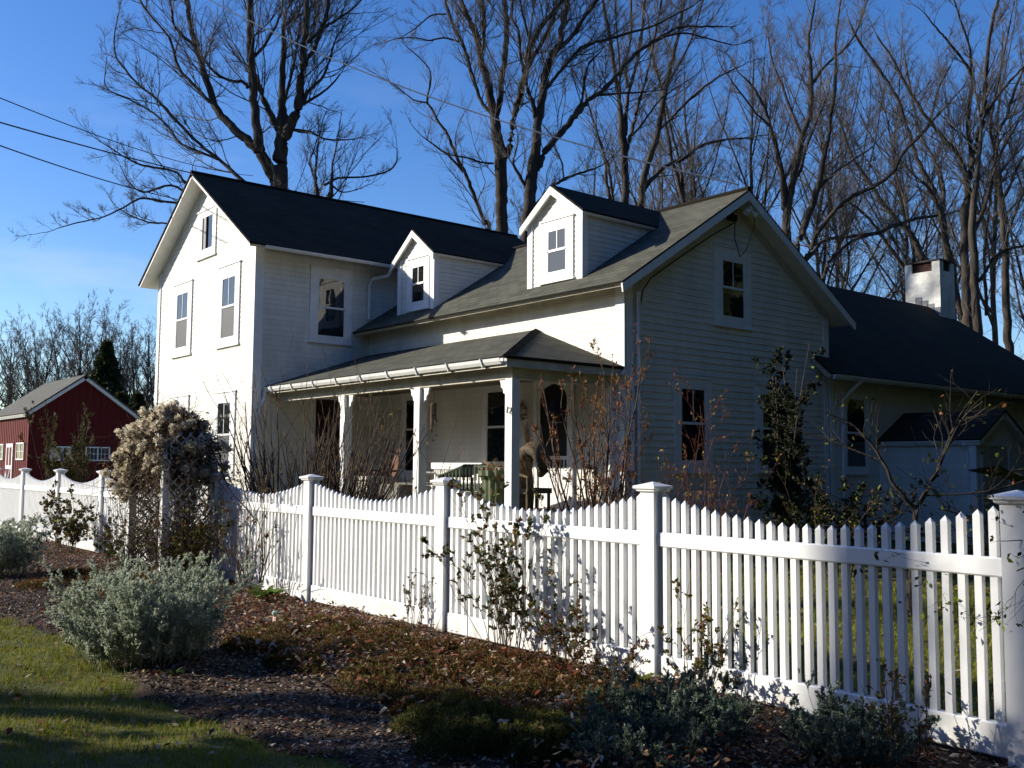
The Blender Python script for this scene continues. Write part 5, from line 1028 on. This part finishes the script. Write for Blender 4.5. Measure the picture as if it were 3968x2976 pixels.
# tree line behind the barn on the left
lft = [(-30, 80, 14.5), (8, 76, 14), (32, 82, 14.5), (58, 78, 14), (85, 80, 14), (112, 76, 13.5), (140, 72, 13.5), (165, 78, 14.5), (187, 70, 14.5), (206, 74, 14.8), (225, 71, 14.6), (246, 78, 13.5), (278, 74, 13), (300, 70, 12.5), (322, 76, 13.5), (345, 72, 13)]
for i_, (dx, D, h) in enumerate(lft):
    x, y = at(dx, D); proc_tree(x, y, h*.86, rs.uniform(.12, .18), '%s from left in the row of bare trees behind the red barn' % ORD[i_], 'bare trees behind the barn', 300+i_, rs.uniform(0, .6), dens=.9, nl=14, rmin=.010, lv3=6, z0=.12)

# ---- leaf quads
def leafquads(P, size, asp=.5, dirs=None, droop=0.):
    n = len(P); d = rng.normal(size=(n, 3)) if dirs is None else dirs+rng.normal(0, .6, (n, 3)); d[:, 2] -= droop; d = unit(d); q = rng.normal(size=(n, 3)); v = unit(np.cross(d, q)); nn_ = np.cross(d, v)
    s = (size*rng.uniform(.6, 1.3, n))[:, None]
    V = np.stack([P, P+d*s*.5+v*s*asp*.5+nn_*s*.12, P+d*s, P+d*s*.5-v*s*asp*.5+nn_*s*.12], 1).reshape(-1, 3); b = np.arange(n)[:, None]*4
    return V, b+np.array([[0, 1, 2, 3]])
def shrub(name, label, cat, base, n0, h, spread, r0, leafmats, wts, nleaf, lsize, asp=.5, levels=2, nch=5, wander=.12, up=.06, stem=None, group=None, droop=0., rmin=.0022, basew=.12, lr=.45, ang=.6, ns=6, leaf_t=.15, dirbias=(0, 0), leafname='foliage', extra=None):
    root = tag(empty(name, (base[0], base[1], 0)), label, cat, group); z = float(gz(base[0], base[1]))
    a = rng.uniform(0, 6.28, n0); rr = np.sqrt(rng.random(n0))*basew; P = np.stack([base[0]+rr*np.cos(a), base[1]+rr*np.sin(a), np.full(n0, z-.03)], -1)
    sp = rng.uniform(.1, 1, n0)*spread/h; D = np.stack([np.cos(a)*sp+dirbias[0], np.sin(a)*sp+dirbias[1], np.ones(n0)], -1); ph_ = rng.uniform(0, 6.28, 2); L_ = h*rng.uniform(.65, 1.05, n0)*np.sqrt(1+sp*sp*.4)*(1+.17*np.sin(3*a+ph_[0])+.11*np.sin(5*a+ph_[1])); R = r0*rng.uniform(.6, 1.1, n0)
    n_, d_, r_ = grow(P, D, L_, R, ns, wander, up, .3); pr_ = [prisms(n_, d_, r_, 5)]; ends = [n_[:, -1]]; last = (n_, d_, r_, L_)
    for lv in range(levels):
        a_ = children(last[0], last[1], last[3], nch if lv == 0 else max(nch-1, 2), .2 if lv == 0 else .15, 1, ang, lr, .6, last[2], .1); n_, d_, r_ = grow(a_[0], a_[1], a_[2], np.maximum(a_[3], rmin), 4, wander*1.4, up, .4); pr_.append(prisms(n_, d_, r_, 3)); last = (n_, d_, r_, a_[2])
    v = join(pr_); arr_mesh('stems', v[0], v[1], stem or MT['stem'], root)
    if nleaf:
        N, K = last[0].shape[:2]; i_ = rng.integers(0, N, nleaf); t = rng.uniform(leaf_t, 1, nleaf)*(K-1); k = np.minimum(t.astype(int), K-2); fr = (t-k)[:, None]; p = last[0][i_, k]*(1-fr)+last[0][i_, k+1]*fr
        V, F = leafquads(p, lsize, asp, last[1][i_, k], droop); mi = rng.choice(len(leafmats), nleaf, p=wts); arr_mesh(leafname, V, F, None, root, mats=leafmats, midx=mi)
    return root
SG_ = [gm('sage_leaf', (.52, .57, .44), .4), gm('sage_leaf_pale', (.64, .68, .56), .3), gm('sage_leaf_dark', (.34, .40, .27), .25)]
SD_ = [gm('shaded_sage_leaf', (.15, .20, .15), .2), gm('shaded_sage_pale', (.24, .30, .24), .2), gm('shaded_sage_dark', (.08, .11, .07), .2)]  # darker copies of the sage leaves, shade put into the colour
def sage(label, base, n0, h, spread, nleaf, basew=.3, ls=.022, ms=None):
    return shrub('silver_bush', label, 'shrub', base, n0, h, spread, .004, ms or SG_, [.5, .32, .18], nleaf, ls, .30, levels=2, nch=6, wander=.10, up=.03, stem=SG_[2], basew=basew, lr=.36, ang=.5, leaf_t=.0, group='silver grey bushes in the flower bed')
sage('large feathery silver grey bush on the lawn edge in front of the arbor', (-2.86, -2.40), 260, .62, .33, 300000, .38, .018)
sage('silver grey bush at the left edge of the picture beside the left fence', (-9.35, -2.0), 110, .70, .42, 60000, .34, .03)
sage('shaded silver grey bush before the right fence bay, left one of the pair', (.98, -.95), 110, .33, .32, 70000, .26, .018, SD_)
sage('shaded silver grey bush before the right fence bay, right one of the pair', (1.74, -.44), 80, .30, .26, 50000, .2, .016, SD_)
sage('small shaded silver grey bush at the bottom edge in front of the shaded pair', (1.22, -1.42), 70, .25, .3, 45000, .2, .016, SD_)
RL = [gm('rose_leaf_green', (.06, .10, .025)), gm('rose_leaf_olive', (.12, .12, .03)), gm('rose_leaf_brown', (.15, .06, .03)), gm('rose_leaf_yellow', (.32, .27, .05))]
def rose(label, base, h, n0, spread, nleaf, wts=(.45, .2, .3, .05), ls=.03, nch=4, dirb=(0, 0), r0=.0045):
    return shrub('rose_bush', label, 'shrub', base, n0, h, spread, r0, RL, list(wts), nleaf, ls, .6, levels=2, nch=nch, wander=.12, up=.05, basew=.10, lr=.33, ang=.65, leaf_t=.3, group='sparse rose bushes along the fence', dirbias=dirb, ns=6)
rose('tall leafy rose bush against the fence just left of the middle post', (-1.35, -.17), 1.16, 26, .28, 4200)
rose('low brown green rose bush right of the tall one, against the fence', (-.62, -.22), .62, 15, .24, 1300, (.25, .25, .45, .05))
rose('low sparse rose bush at the foot of the large fence post', (-.05, -.40), .42, 14, .32, 900, (.15, .2, .6, .05), .024)
rose('rose bush with a yellow green shoot in front of the right fence bay', (.58, -.22), .58, 13, .22, 950, (.25, .2, .35, .2), .028)
rose('low bare rose bush at the right end of the right fence bay', (1.95, -.28), .46, 12, .3, 500, (.2, .2, .55, .05), .022)
rose('thorny rose bush before the left fence, left of the arbor', (-12.2, -.35), 1.05, 22, .55, 3600, (.35, .25, .35, .05), .045, 5)
rose('small rose bush at the left foot of the arbor', (-9.75, -.45), .70, 16, .35, 1600, (.5, .2, .25, .05), .04)
rose('rose bush with brown leaves at the right foot of the arbor', (-6.85, -.45), .95, 18, .3, 2600, (.35, .2, .4, .05), .035)
rose('tall thin bare rose with long canes before the fence right of the arbor', (-5.75, -.22), 1.45, 16, .55, 700, (.2, .2, .55, .05), .03, 3, (0, 0), .009)
rose('short thin rose twigs under the third fence bay from the right', (-2.75, -.12), .55, 8, .16, 300, (.3, .2, .45, .05), .022)
BR = [gm('dry_leaf_orange', (.24, .085, .022)), gm('dry_leaf_brown', (.17, .06, .025)), gm('dry_leaf_tan', (.32, .19, .08))]
shrub('viburnum_shrub', 'tall multi stemmed shrub with orange brown leaves in front of the arched door', 'shrub', (-3.2, 2.62), 26, 2.4, .6, .018, BR, [.42, .43, .15], 3000, .048, .28, levels=2, nch=5, wander=.09, up=.10, basew=.12, lr=.30, ang=.42, leaf_t=.3, dirbias=(0, 0))
shrub('bare_shrub', 'wide bare multi stemmed shrub behind the fence at the left half of the porch', 'shrub', (-6.55, 1.0), 120, 2.1, 1.2, .018, [RL[3], BR[0], RL[0]], [.5, .3, .2], 120, .06, .5, levels=2, nch=4, wander=.10, up=.07, basew=.55, lr=.36, ang=.35)
shrub('bare_shrub', 'thin bare shrub with few twigs left of the middle porch post', 'shrub', (-5.0, 1.5), 10, 2.0, .35, .010, BR, [.4, .4, .2], 60, .05, .4, levels=2, nch=3, wander=.10, up=.07, basew=.10, lr=.32, ang=.4)
shrub('barberry_shrub', 'reddish twiggy shrub behind the large fence post below the lower gable window', 'shrub', (-2.0, 2.75), 26, 1.75, .75, .007, [BR[0], RL[3], RL[2]], [.45, .2, .35], 900, .035, .5, levels=2, nch=5, wander=.12, up=.06, basew=.2, lr=.35, ang=.5, stem=MT['redstem'])
shrub('japanese_maple', 'dark red bare shrub against the rear wing roof at the right edge', 'tree', (1.7, 5.3), 7, 2.9, 1.5, .010, [gm('maple_leaf_red', (.10, .014, .010)), RL[2]], [.7, .3], 900, .03, .5, levels=2, nch=5, wander=.14, up=.03, basew=.2, lr=.42, ang=.6, stem=MT['redstem'])
HL = [gm('holly_leaf_dark', (.010, .018, .008), .1), gm('holly_leaf_mid', (.018, .028, .010), .1), gm('leaf_yellow_green', (.20, .24, .03), .3), BR[0]]
hb = shrub('holly_tree', 'dark columnar evergreen holly against the right side of the gable wall', 'tree', (-4.1, 7.35), 12, 3.1, .24, .02, HL, [.68, .31, .005, .005], 13000, .06, .5, levels=2, nch=14, wander=.06, up=.12, basew=.12, lr=.17, ang=1.1, leaf_t=.0)
shrub('evergreen_shrub', 'low dark rounded evergreen bush at the foot of the holly', 'shrub', (-3.05, 6.9), 26, 1.35, .9, .012, HL, [.55, .33, .08, .04], 6500, .06, .5, levels=2, nch=6, wander=.12, up=.03, basew=.3, lr=.4, ang=.7, leaf_t=.0)
# small ornamental tree right of the holly
T_ = [[(a, b, c, r*.52) for a, b, c, r in l] for l in [[(-.62, 4.48, 0, .075), (-.60, 4.50, .55, .06), (-.55, 4.52, 1.05, .05), (-.42, 4.6, 1.35, .042), (-.33, 4.66, 1.6, .03), (-.22, 4.75, 1.95, .022), (-.05, 4.85, 2.25, .012)],
      [(-.55, 4.52, 1.05, .045), (-.72, 4.40, 1.30, .036), (-.80, 4.33, 1.55, .030), (-1.02, 4.2, 1.9, .02), (-1.25, 4.0, 2.05, .01)],
      [(-.80, 4.33, 1.55, .02), (-1.25, 4.1, 1.75, .014), (-1.75, 3.8, 1.95, .008)], [(-.5, 4.55, 1.2, .02), (.0, 4.9, 1.25, .014), (.45, 5.2, 1.45, .008)],
      [(-.6, 4.5, .8, .02), (-.1, 4.8, .75, .014), (.4, 5.1, .55, .008)], [(-.6, 4.5, .85, .02), (-1.1, 4.1, 1.1, .012), (-1.5, 3.8, 1.35, .007)], [(-.33, 4.66, 1.6, .02), (.0, 4.4, 1.95, .012), (.3, 4.2, 2.1, .007)]]]
def small_tree(limbs, label, base, leafm, wts, nleaf, ls, cat='tree', name='ornamental_tree', lnn=5):
    root = tag(empty(name, base), label, cat); parts = []; Ps = []; Ds = []; Ls = []; Rs = []
    for l in limbs:
        pts, ro = smooth_path(l, 4, .2); parts.append(path_mesh(pts, ro, 7)); k = rng.integers(3, len(pts)-1, lnn+3)
        Ps.append(pts[k]); q = rng.normal(size=(len(k), 3)); Ds.append(unit(pts[k+1]-pts[k])*.7+unit(q)*.8+np.array([0, 0, .2])); Ls.append(rng.uniform(.25, .6, len(k))); Rs.append(np.minimum(ro[k]*.5, .008))
    v = join(parts); arr_mesh('trunk', v[0], v[1], MT['barkdark'], root, smooth=True)
    P, D, L_, R = map(np.concatenate, (Ps, Ds, Ls, Rs)); n1, d1, r1 = grow(P, D, L_, R, 5, .18, .04); a = children(n1, d1, L_, 4, .2, 1, .7, .5, .6, r1); n2, d2, r2 = grow(a[0], a[1], a[2], np.maximum(a[3], .0015), 3, .2, .03)
    v = join([prisms(n1, d1, r1, 4), prisms(n2, d2, r2, 3)]); arr_mesh('crown', v[0], v[1], MT['barkdark'], root)
    i_ = rng.integers(0, len(n2), nleaf); i_ = i_[rng.random(nleaf) < np.clip(1.9-n2[i_, -1, 2], .15, 1)]; p = n2[i_, -1]+rng.normal(0, .02, (len(i_), 3)); V, F = leafquads(p, ls, .6); arr_mesh('leaves', V, F, None, root, mats=leafm, midx=rng.choice(len(leafm), len(i_), p=wts))
    return root
small_tree(T_, 'small crooked tree with yellow green leaves between the holly and the side entry', (-.6, 4.5, 0), [HL[2], HL[1], BR[0]], [.40, .47, .13], 600, .045)
T2_ = [[(2.95, 1.3, -.05, .04), (2.75, 1.1, .55, .03), (2.5, .75, .95, .022), (2.25, .42, 1.06, .014), (2.0, .30, 1.05, .010), (1.75, .22, 1.12, .006), (1.58, .18, 1.10, .003)], [(2.1, .34, 1.05, .008), (2.05, .25, .92, .004), (1.95, .2, .84, .002)], [(2.25, .42, 1.06, .01), (2.1, .25, 1.2, .006), (1.95, .1, 1.26, .003)],
       [(2.75, 1.1, .5, .02), (2.45, .95, .3, .012), (2.2, .8, .55, .007), (2.0, .7, .8, .004)], [(2.5, .75, .95, .014), (2.7, .3, 1.12, .01), (2.65, -.05, 1.10, .006), (2.5, -.25, 1.0, .003)]]
small_tree(T2_, 'low branching shrub reaching over the rightmost pickets from behind the fence', (2.95, 1.3, 0), [HL[1], RL[1], HL[2]], [.5, .3, .2], 420, .034, 'shrub', 'branching_shrub', 3)
# evergreens behind the left fence
EG = [gm('yew_dark', (.03, .045, .015), .1), gm('yew_olive', (.09, .09, .02), .2), gm('yew_bronze', (.16, .085, .02), .2)]
for (bx_, by_, h_, sp_, lb_) in ((-16.9, .95, 2.15, .55, 'bronze green evergreen shrub behind the left fence in front of the barn windows'), (-11.1, .95, 1.75, .6, 'green evergreen shrub behind the left fence beside the arbor')):
    shrub('evergreen_shrub', lb_, 'shrub', (bx_, by_), 22, h_, sp_, .012, EG, [.45, .38, .17], 9000, .06, .3, levels=2, nch=7, wander=.07, up=.10, basew=.25, lr=.3, ang=.45, leaf_t=0)
shrub('bare_shrub', 'tall thin bare shoots behind the left fence, in front of the barn', 'shrub', (-12.6, 1.0), 7, 2.7, .6, .008, BR, [.4, .4, .2], 40, .05, .4, levels=2, nch=3, wander=.08, up=.08, basew=.15, lr=.3, ang=.35)
# far evergreens and brush behind the barn
def conifer(label, x, y, h, w_, n=9000, ls=.35, z0=.1):
    root = tag(empty('spruce_tree', (x, y, 0)), label, 'tree', 'evergreens behind the barn'); MB().tube([(x, y, -.1), (x, y, h*.97)], [h*.018, .02], 7).build('trunk', MT['bark'], root)
    t = rng.random(n)**.75; a = rng.uniform(0, 6.28, n); lob = .72+.22*np.sin(a*5+t*40)+.2*np.sin(a*3-t*17)+rng.normal(0, .2, n); r = w_*(1-t)*lob*rng.uniform(.35, 1, n)**.5; P = np.stack([x+r*np.cos(a), y+r*np.sin(a), h*(z0+(1-z0)*t)-r*.25], -1)
    V, F = leafquads(P, ls, .45, np.stack([np.cos(a), np.sin(a), -.25+0*a], -1)); arr_mesh('crown', V, F, None, root, mats=EG[:2], midx=rng.choice(2, n, p=[.85, .15])); return root
x, y = at(228, 62); conifer('tall dark spruce just right of the red barn roof peak', x, y, 9.0, 3.4, 16000, .30)
x, y = at(300, 66); conifer('low dark conifer between the barn and the white house', x, y, 6.0, 2.3)
x, y = at(262, 60); conifer('short dark conifer at the right slope of the barn roof', x, y, 5.6, 1.8)
bp_ = []
for i_ in range(60):
    dx = rng.uniform(-260, 420); D = rng.uniform(84, 96); x, y = at(dx, D); n = 700; c = rng.normal(0, 1, (n, 3))*np.array([2.4, 2.4, 1.3]); bp_.append(np.array([x, y, rng.uniform(1.5, 4.2)])+c)
bp_ = np.concatenate(bp_); bp_ = bp_[bp_[:, 2] > 0]; V, F = leafquads(bp_, .55, .5)
tag(arr_mesh('distant_brush', V, F, None, mats=[EG[0], MT['twig']], midx=rng.choice(2, len(F), p=[.6, .4])), 'dark brush and woodland edge on the horizon', kind='stuff')
bp_ = []
for i_ in range(120):
    dx = rng.uniform(1000, 2700); D = rng.uniform(66, 82); x, y = at(dx, D); n = 420; c = rng.normal(0, 1, (n, 3))*np.array([3., 3., 1.8]); bp_.append(np.array([x, y, rng.uniform(1.5, 5)])+c)
bp_ = np.concatenate(bp_); bp_ = bp_[bp_[:, 2] > 0]; V, F = leafquads(bp_, .6, .4)
tag(arr_mesh('distant_brush', V, F, MT['twig']), 'brush and woodland far behind the house', kind='stuff')

bp_ = []  # unseen woodland added to block low sky glow and darken the porch
for i_ in range(330):
    ad_ = rng.uniform(190, 330); a = math.radians(ad_); D = rng.uniform(48, 62); n = 260; c = rng.normal(0, 1, (n, 3))*np.array([3., 3., 1.8]); bp_.append(np.array([CAM[0]+D*math.cos(a), CAM[1]+D*math.sin(a), rng.uniform(1, 4 if ad_ < 222 else 12)])+c)
bp_ = np.concatenate(bp_); bp_ = bp_[bp_[:, 2] > 0]; V, F = leafquads(bp_, .9, .6)
tag(arr_mesh('distant_brush', V, F, MT['twig']), 'unseen woodland added across the street to block low sky glow', kind='stuff')
# ---- clematis on the arbor: tangled stems, dry leaves, fluffy seed heads
cl = tag(empty('clematis_vine', (-8, -.28, 0)), 'dried clematis vine with pale fluffy seed heads smothering the arbor', 'vine')
def on_arch(n, spread=.14):
    u = rng.uniform(-.16, 1.14, n); a = np.pi*u; cx_ = (ax0+ax1)/2; R_ = (ax1-ax0)/2-.06
    x = cx_-R_*np.cos(np.clip(a, 0, np.pi)); z = 1.58+.42*np.sin(np.clip(a, 0, np.pi)); out = np.maximum(0, np.abs(u-.5)-.5); z = z-out*1.6
    y = rng.uniform(ay0-.06, ay1+.02, n); return np.stack([x, y, z], -1)+rng.normal(0, spread, (n, 3))*np.array([1, 1, .8])+(rng.random((n, 1)) < .22)*np.array([-.20, -.08, -.14])+.07*np.stack([np.sin(y*17+u*9), 0*y, np.sin(u*23+y*11)], -1)+np.array([0, 0, 1.])*(-.14*((y-(ay0+ay1)/2)/((ay1-ay0)/2))[:, None]**2)
p = on_arch(1600, .08); n_, d_, r_ = grow(p, rng.normal(size=p.shape)+np.array([0, 0, -.5]), rng.uniform(.25, .8, len(p)), np.full(len(p), .004), 6, .35, -.12)
q = np.stack([np.where(rng.random(420) < .68, ax1, ax0)+rng.normal(0, .09, 420), rng.uniform(ay0-.08, ay1+.1, 420), rng.uniform(-.02, .3, 420)], -1); n2, d2, r2 = grow(q, np.array([0, 0, 1.])+rng.normal(0, .25, q.shape), rng.uniform(.7, 1.6, 420), np.full(420, .005), 9, .22, .03)
v = join([prisms(n_, d_, r_, 3), prisms(n2, d2, r2, 4)]); arr_mesh('stems', v[0], v[1], MT['stem'], cl)
p = on_arch(16000, .08); i_ = rng.integers(0, 420, 3800); k_ = rng.integers(1, 10, 3800); p2 = n2[i_, k_]+rng.normal(0, .03, (3800, 3)); p2 = p2[(p2[:, 2] < .75) | (p2[:, 2] > 1.3) | (rng.random(3800) < .4)]
V, F = leafquads(np.concatenate([p, p2]), .045, .5, droop=.5); mi = np.concatenate([rng.choice(3, len(p), p=[.75, .2, .05]), rng.choice(3, len(p2), p=[.55, .15, .3])])
arr_mesh('dry_leaves', V, F, None, cl, mats=[gm('clematis_leaf_dark', (.05, .03, .02)), BR[2], RL[1]], midx=mi)
hd = on_arch(1150, .07); hd = hd+unit(hd-np.array([-8.15, -.28, 1.5]))*.07; hd = hd[(hd[:, 0] < -7.95) | (rng.random(len(hd)) < .35)]
s_ = rng.uniform(.036, .062, len(hd)); m_ = 46; dd = unit(rng.normal(size=(len(hd), m_, 3))); P = hd[:, None]+dd*s_[:, None, None]*.15; ee = dd*s_[:, None, None]; sd = unit(np.cross(dd, rng.normal(size=dd.shape)))*s_[:, None, None]*.22
V = np.stack([P-sd*.4, P+sd*.4, P+ee+sd, P+ee-sd], 2).reshape(-1, 3); F = np.arange(len(V)).reshape(-1, 4); arr_mesh('seed_heads', V, F, gm('fluffy_seed_head', (.74, .67, .52), .4), cl)

# ---- low plants
HT = [gm('heather_rust', (.15, .055, .02)), gm('heather_olive', (.15, .145, .028)), gm('heather_brown', (.09, .05, .02)), gm('juniper_green', (.05, .075, .018))]
def mound(name, label, pts, h, n, ls, wts, asp=.3):
    root = []
    P = []
    for (x, y, rx, ry, k) in pts:
        m_ = int(n*k); u = unit(rng.normal(size=(m_, 3))); u[:, 2] = np.abs(u[:, 2]); rr = rng.uniform(.75, 1.03, m_)[:, None]*(1+.12*np.sin(u[:, :1]*9+u[:, 1:2]*7)); q = u*rr*np.array([rx, ry, h*rng.uniform(.8, 1.15)]); q[:, 0] += x; q[:, 1] += y; q[:, 2] += bedz(q[:, 0], q[:, 1])*.8; P.append(q)
    P = np.concatenate(P); d = np.zeros_like(P); d[:, 2] = .8; V, F = leafquads(P, ls, asp, d)
    return arr_mesh(name, V, F, None, mats=HT, midx=rng.choice(4, len(F), p=wts))
hp_ = [(rng.uniform(-3.6, .5), rng.uniform(-1.75, -.45), rng.uniform(.07, .24), rng.uniform(.06, .2), .02) for _ in range(95)]
tag(mound('ground_cover', '', hp_, .085, 75000, .022, [.38, .34, .23, .05]), 'rust and olive heather ground cover in the middle of the bed', kind='stuff')
hp_ = [(rng.uniform(-9, -6.5), rng.uniform(-1.9, -.5), rng.uniform(.2, .4), rng.uniform(.15, .3), .05) for _ in range(22)]
tag(mound('ground_cover', '', hp_, .09, 30000, .03, [.55, .25, .18, .02]), 'rusty ground cover in the bed left of the arbor', kind='stuff')
hp_ = [(rng.uniform(-2.6, .6), rng.uniform(-.75, -.3), rng.uniform(.08, .16), rng.uniform(.08, .14), .04) for _ in range(22)]
tag(mound('ground_cover', '', hp_, .09, 16000, .03, [.45, .15, .35, .05]), 'low brown stems along the foot of the fence', kind='stuff')
for (x0_, x1_, y0_, y1_, n_s, h_s, lb_) in ((-3.3, .4, -1.75, -.35, 1500, .16, 'thin dry stems and seedlings standing in the middle of the bed'), (-9.5, -5, -1.9, -.3, 900, .22, 'dry stems standing in the bed left of the arbor')):
    P = np.stack([rng.uniform(x0_, x1_, n_s), rng.uniform(y0_, y1_, n_s), np.zeros(n_s)], -1); n1, d1, r1 = grow(P, np.array([0, 0, 1.])+rng.normal(0, .35, P.shape), rng.uniform(.05, h_s, n_s), np.full(n_s, .0018), 4, .25, .02)
    v = prisms(n1, d1, r1, 3); i_ = rng.integers(0, n_s, n_s*5); k_ = rng.integers(1, 5, n_s*5); V, F = leafquads(n1[i_, k_], .018, .6); F = F+len(v[0])
    tag(arr_mesh('dry_stems', np.concatenate([v[0], V]), np.concatenate([v[1], F]), None, mats=[MT['stem'], RL[1], RL[2], RL[0]], midx=np.concatenate([np.zeros(len(v[1]), int), rng.choice([1, 2, 3], len(F), p=[.4, .4, .2])])), lb_, kind='stuff')
tag(mound('creeping_juniper', '', [(.40+rng.normal(0, .28), -1.68+rng.normal(0, .17), rng.uniform(.12, .3), rng.uniform(.1, .22), .06) for _ in range(22)], .13, 90000, .017, [.05, .38, .07, .50]), 'dark green spreading juniper mound at the bottom centre edge of the bed', 'shrub')
def leafy(label, base, n, ln, w_, m, h=.6):
    b = MB(); x0, y0 = base; z0 = float(bedz(np.array(x0), np.array(y0)))
    for i in range(n):
        a = random.uniform(0, 6.28); L_ = ln*random.uniform(.6, 1.1); pv = None; side_ = Vector((-math.sin(a), math.cos(a), 0)); el = random.uniform(.5, 1.3)
        for k in range(6):
            t = k/5; r = L_*t*math.cos(el*(1-.35*t)); z = z0+L_*math.sin(el)*(t-.45*t*t); ww = w_*math.sin(math.pi*min(t*.85+.08, 1))**.8; c = Vector((x0+r*math.cos(a), y0+r*math.sin(a), z)); b.v += [tuple(c-side_*ww), tuple(c+Vector((0, 0, -ww*.3))), tuple(c+side_*ww)]
            if k: q = len(b.v)-6; b.f += [(q, q+1, q+4, q+3), (q+1, q+2, q+5, q+4)]
    return tag(b.build('leafy_plant', m, smooth=True), label, 'plant')
leafy('bright green leafy clump at the foot of the fence post right of the arbor', (-5.15, -.32), 44, .31, .032, gm('bright_leaf', (.12, .20, .03)))
leafy('small yellow green leaf tuft at the base of the large fence post', (.06, -.16), 14, .13, .022, HL[2])
leafy('small green tuft in the mulch at the lower middle of the bed', (-1.0, -1.75), 8, .16, .008, gm('pale_leaf', (.22, .24, .10)))
leafy('reddish withered hosta leaves in the middle of the bed', (-1.55, -.72), 12, .20, .035, gm('pink_brown_leaf', (.36, .14, .09)))
leafy('small dark green seedling at the lawn edge by the big silver bush', (-2.15, -2.45), 14, .10, .012, RL[0])
# white scrap, plant tag, garden stake ornament, tall thin seed stalk
b = MB(); N_ = 7
for i in range(N_):
    for k in range(5):
        u, v_ = i/(N_-1)-.5, k/4-.5; b.v.append((-.46+u*.16, -.28+v_*.10, .045+.03*math.sin(u*6+1)+.018*math.cos(v_*8+u*3)))
for i in range(N_-1):
    for k in range(4): b.f.append((i*5+k, (i+1)*5+k, (i+1)*5+k+1, i*5+k+1))
o = b.build('crumpled_paper', mat('white_paper', (.8, .8, .78), .7), smooth=True); md = o.modifiers.new('t', 'SOLIDIFY'); md.thickness = .003; tag(o, 'crumpled white paper scrap on the leaves left of the large fence post', 'litter')
tg = tag(empty('plant_tag', (-3.72, -.92, 0)), 'small white and pink plant tag with a green top standing in the mulch', 'plant label')
MB().box(-3.727, -3.719, -.925, -.915, 0, .05).build('stake', MT['trim'], tg); MB().box(-3.765, -3.681, -.93, -.924, .035, .11).build('card', mat('tag_card', (.62, .42, .38), .5), tg); lathe(-3.735, -.927, [(.004, .11), (.022, .125), (.024, .145), (.004, .16)], n=10).build('top', gm('mint_top', (.45, .6, .48), 0), tg)
gs = tag(empty('garden_stake', (-1.62, -.14, 0)), 'teal grey triangular stake ornament beside the tall rose bush', 'garden ornament')
MB().tube([(-1.62, -.14, 0), (-1.62, -.14, .40)], .004, 5).build('rod', MT['dark'], gs); b = MB(); b.add([(-1.67, -.145, .45), (-1.57, -.145, .455), (-1.615, -.145, .34), (-1.67, -.138, .45), (-1.57, -.138, .455), (-1.615, -.138, .34)], [(0, 2, 1), (3, 4, 5), (0, 1, 4, 3), (1, 2, 5, 4), (2, 0, 3, 5)]); b.build('blade', mat('teal_metal', (.14, .20, .21), .4), gs)
sk = MB().tube([(-1.87, -.16, 0), (-1.88, -.15, .42), (-1.885, -.14, .74)], [.004, .0035, .002], 5)
for i in range(14): a = random.uniform(0, 6.28); sk.tube([(-1.885, -.14, .70+random.uniform(0, .06)), (-1.885+.025*math.cos(a), -.14+.025*math.sin(a), .745+random.uniform(0, .03))], [.003, .006], 4)
tag(sk.build('seed_stalk', MT['stem']), 'single thin dry seed stalk standing before the fence left of the tall rose bush', 'plant')

# ------------------------------------------------------------------ trees across the street that shade the lawn and the right fence end
def off(c, t): return (c-1.03*t/1.436*1.0, -t/1.436)
x, y = 1.66-1.03*10.5, -10.5
proc_tree(x, y, 17, .15, 'bare tree across the street casting the narrow shadow band on the lawn', 'trees across the street', 901, 0, dens=.12, nl=4, rmin=.012, lv3=2, z0=.8)
for c_, y, lb in ((1.50, -17., 'tall bare tree across the street softening the light on the right fence bay'), (2.75, -19., 'tall bare tree across the street shading the rightmost fence post')):
    proc_tree(c_+1.03*y, y, 23, .30, lb, 'trees across the street', int(-y), 0, dens=.3, nl=8, rmin=.012, lv3=3, z0=.55)
conifer2 = shrub('evergreen_shrub', 'unseen tall evergreen added across the lawn to shade the bottom right', 'shrub', (3.35-1.03*7, -7.), 20, 3.9, .35, .02, EG, [.6, .3, .1], 20000, .10, .5, levels=2, nch=12, wander=.06, up=.10, basew=.22, lr=.15, ang=.9, leaf_t=0)  # unseen evergreen added as caster of the lower right shade

for i_, (x, y, h) in enumerate([(6.0, 5.5, 15), (2.7, 10.2, 17), (1.0, 15.5, 18), (-.8, 20.5, 17), (-2.5, 26, 18), (12.5, .5, 15), (14, -6, 15)]):  # unseen evergreens added to cut sky light on the right-facing walls
    c_ = conifer('%s from the street among unseen evergreens added right of the yard to block sky' % ORD[i_].replace('leftmost', 'first'), x, y, h, 3.4, 9000, 1.1, .03); c_['group'] = 'evergreens added to block sky right of the yard'
for i_, (x, y, h) in enumerate([(-14, -24.5, 15), (-8.5, -21, 16), (-3, -18, 15), (3, -16, 16), (9, -13, 15)]):  # unseen row added to keep sky light out of the porch
    c_ = conifer('%s from left in unseen evergreen row added across the street to block sky' % ORD[i_], x, y, h, 4.0, 9000, 1.2, .03); c_['group'] = 'tall evergreens across the street'
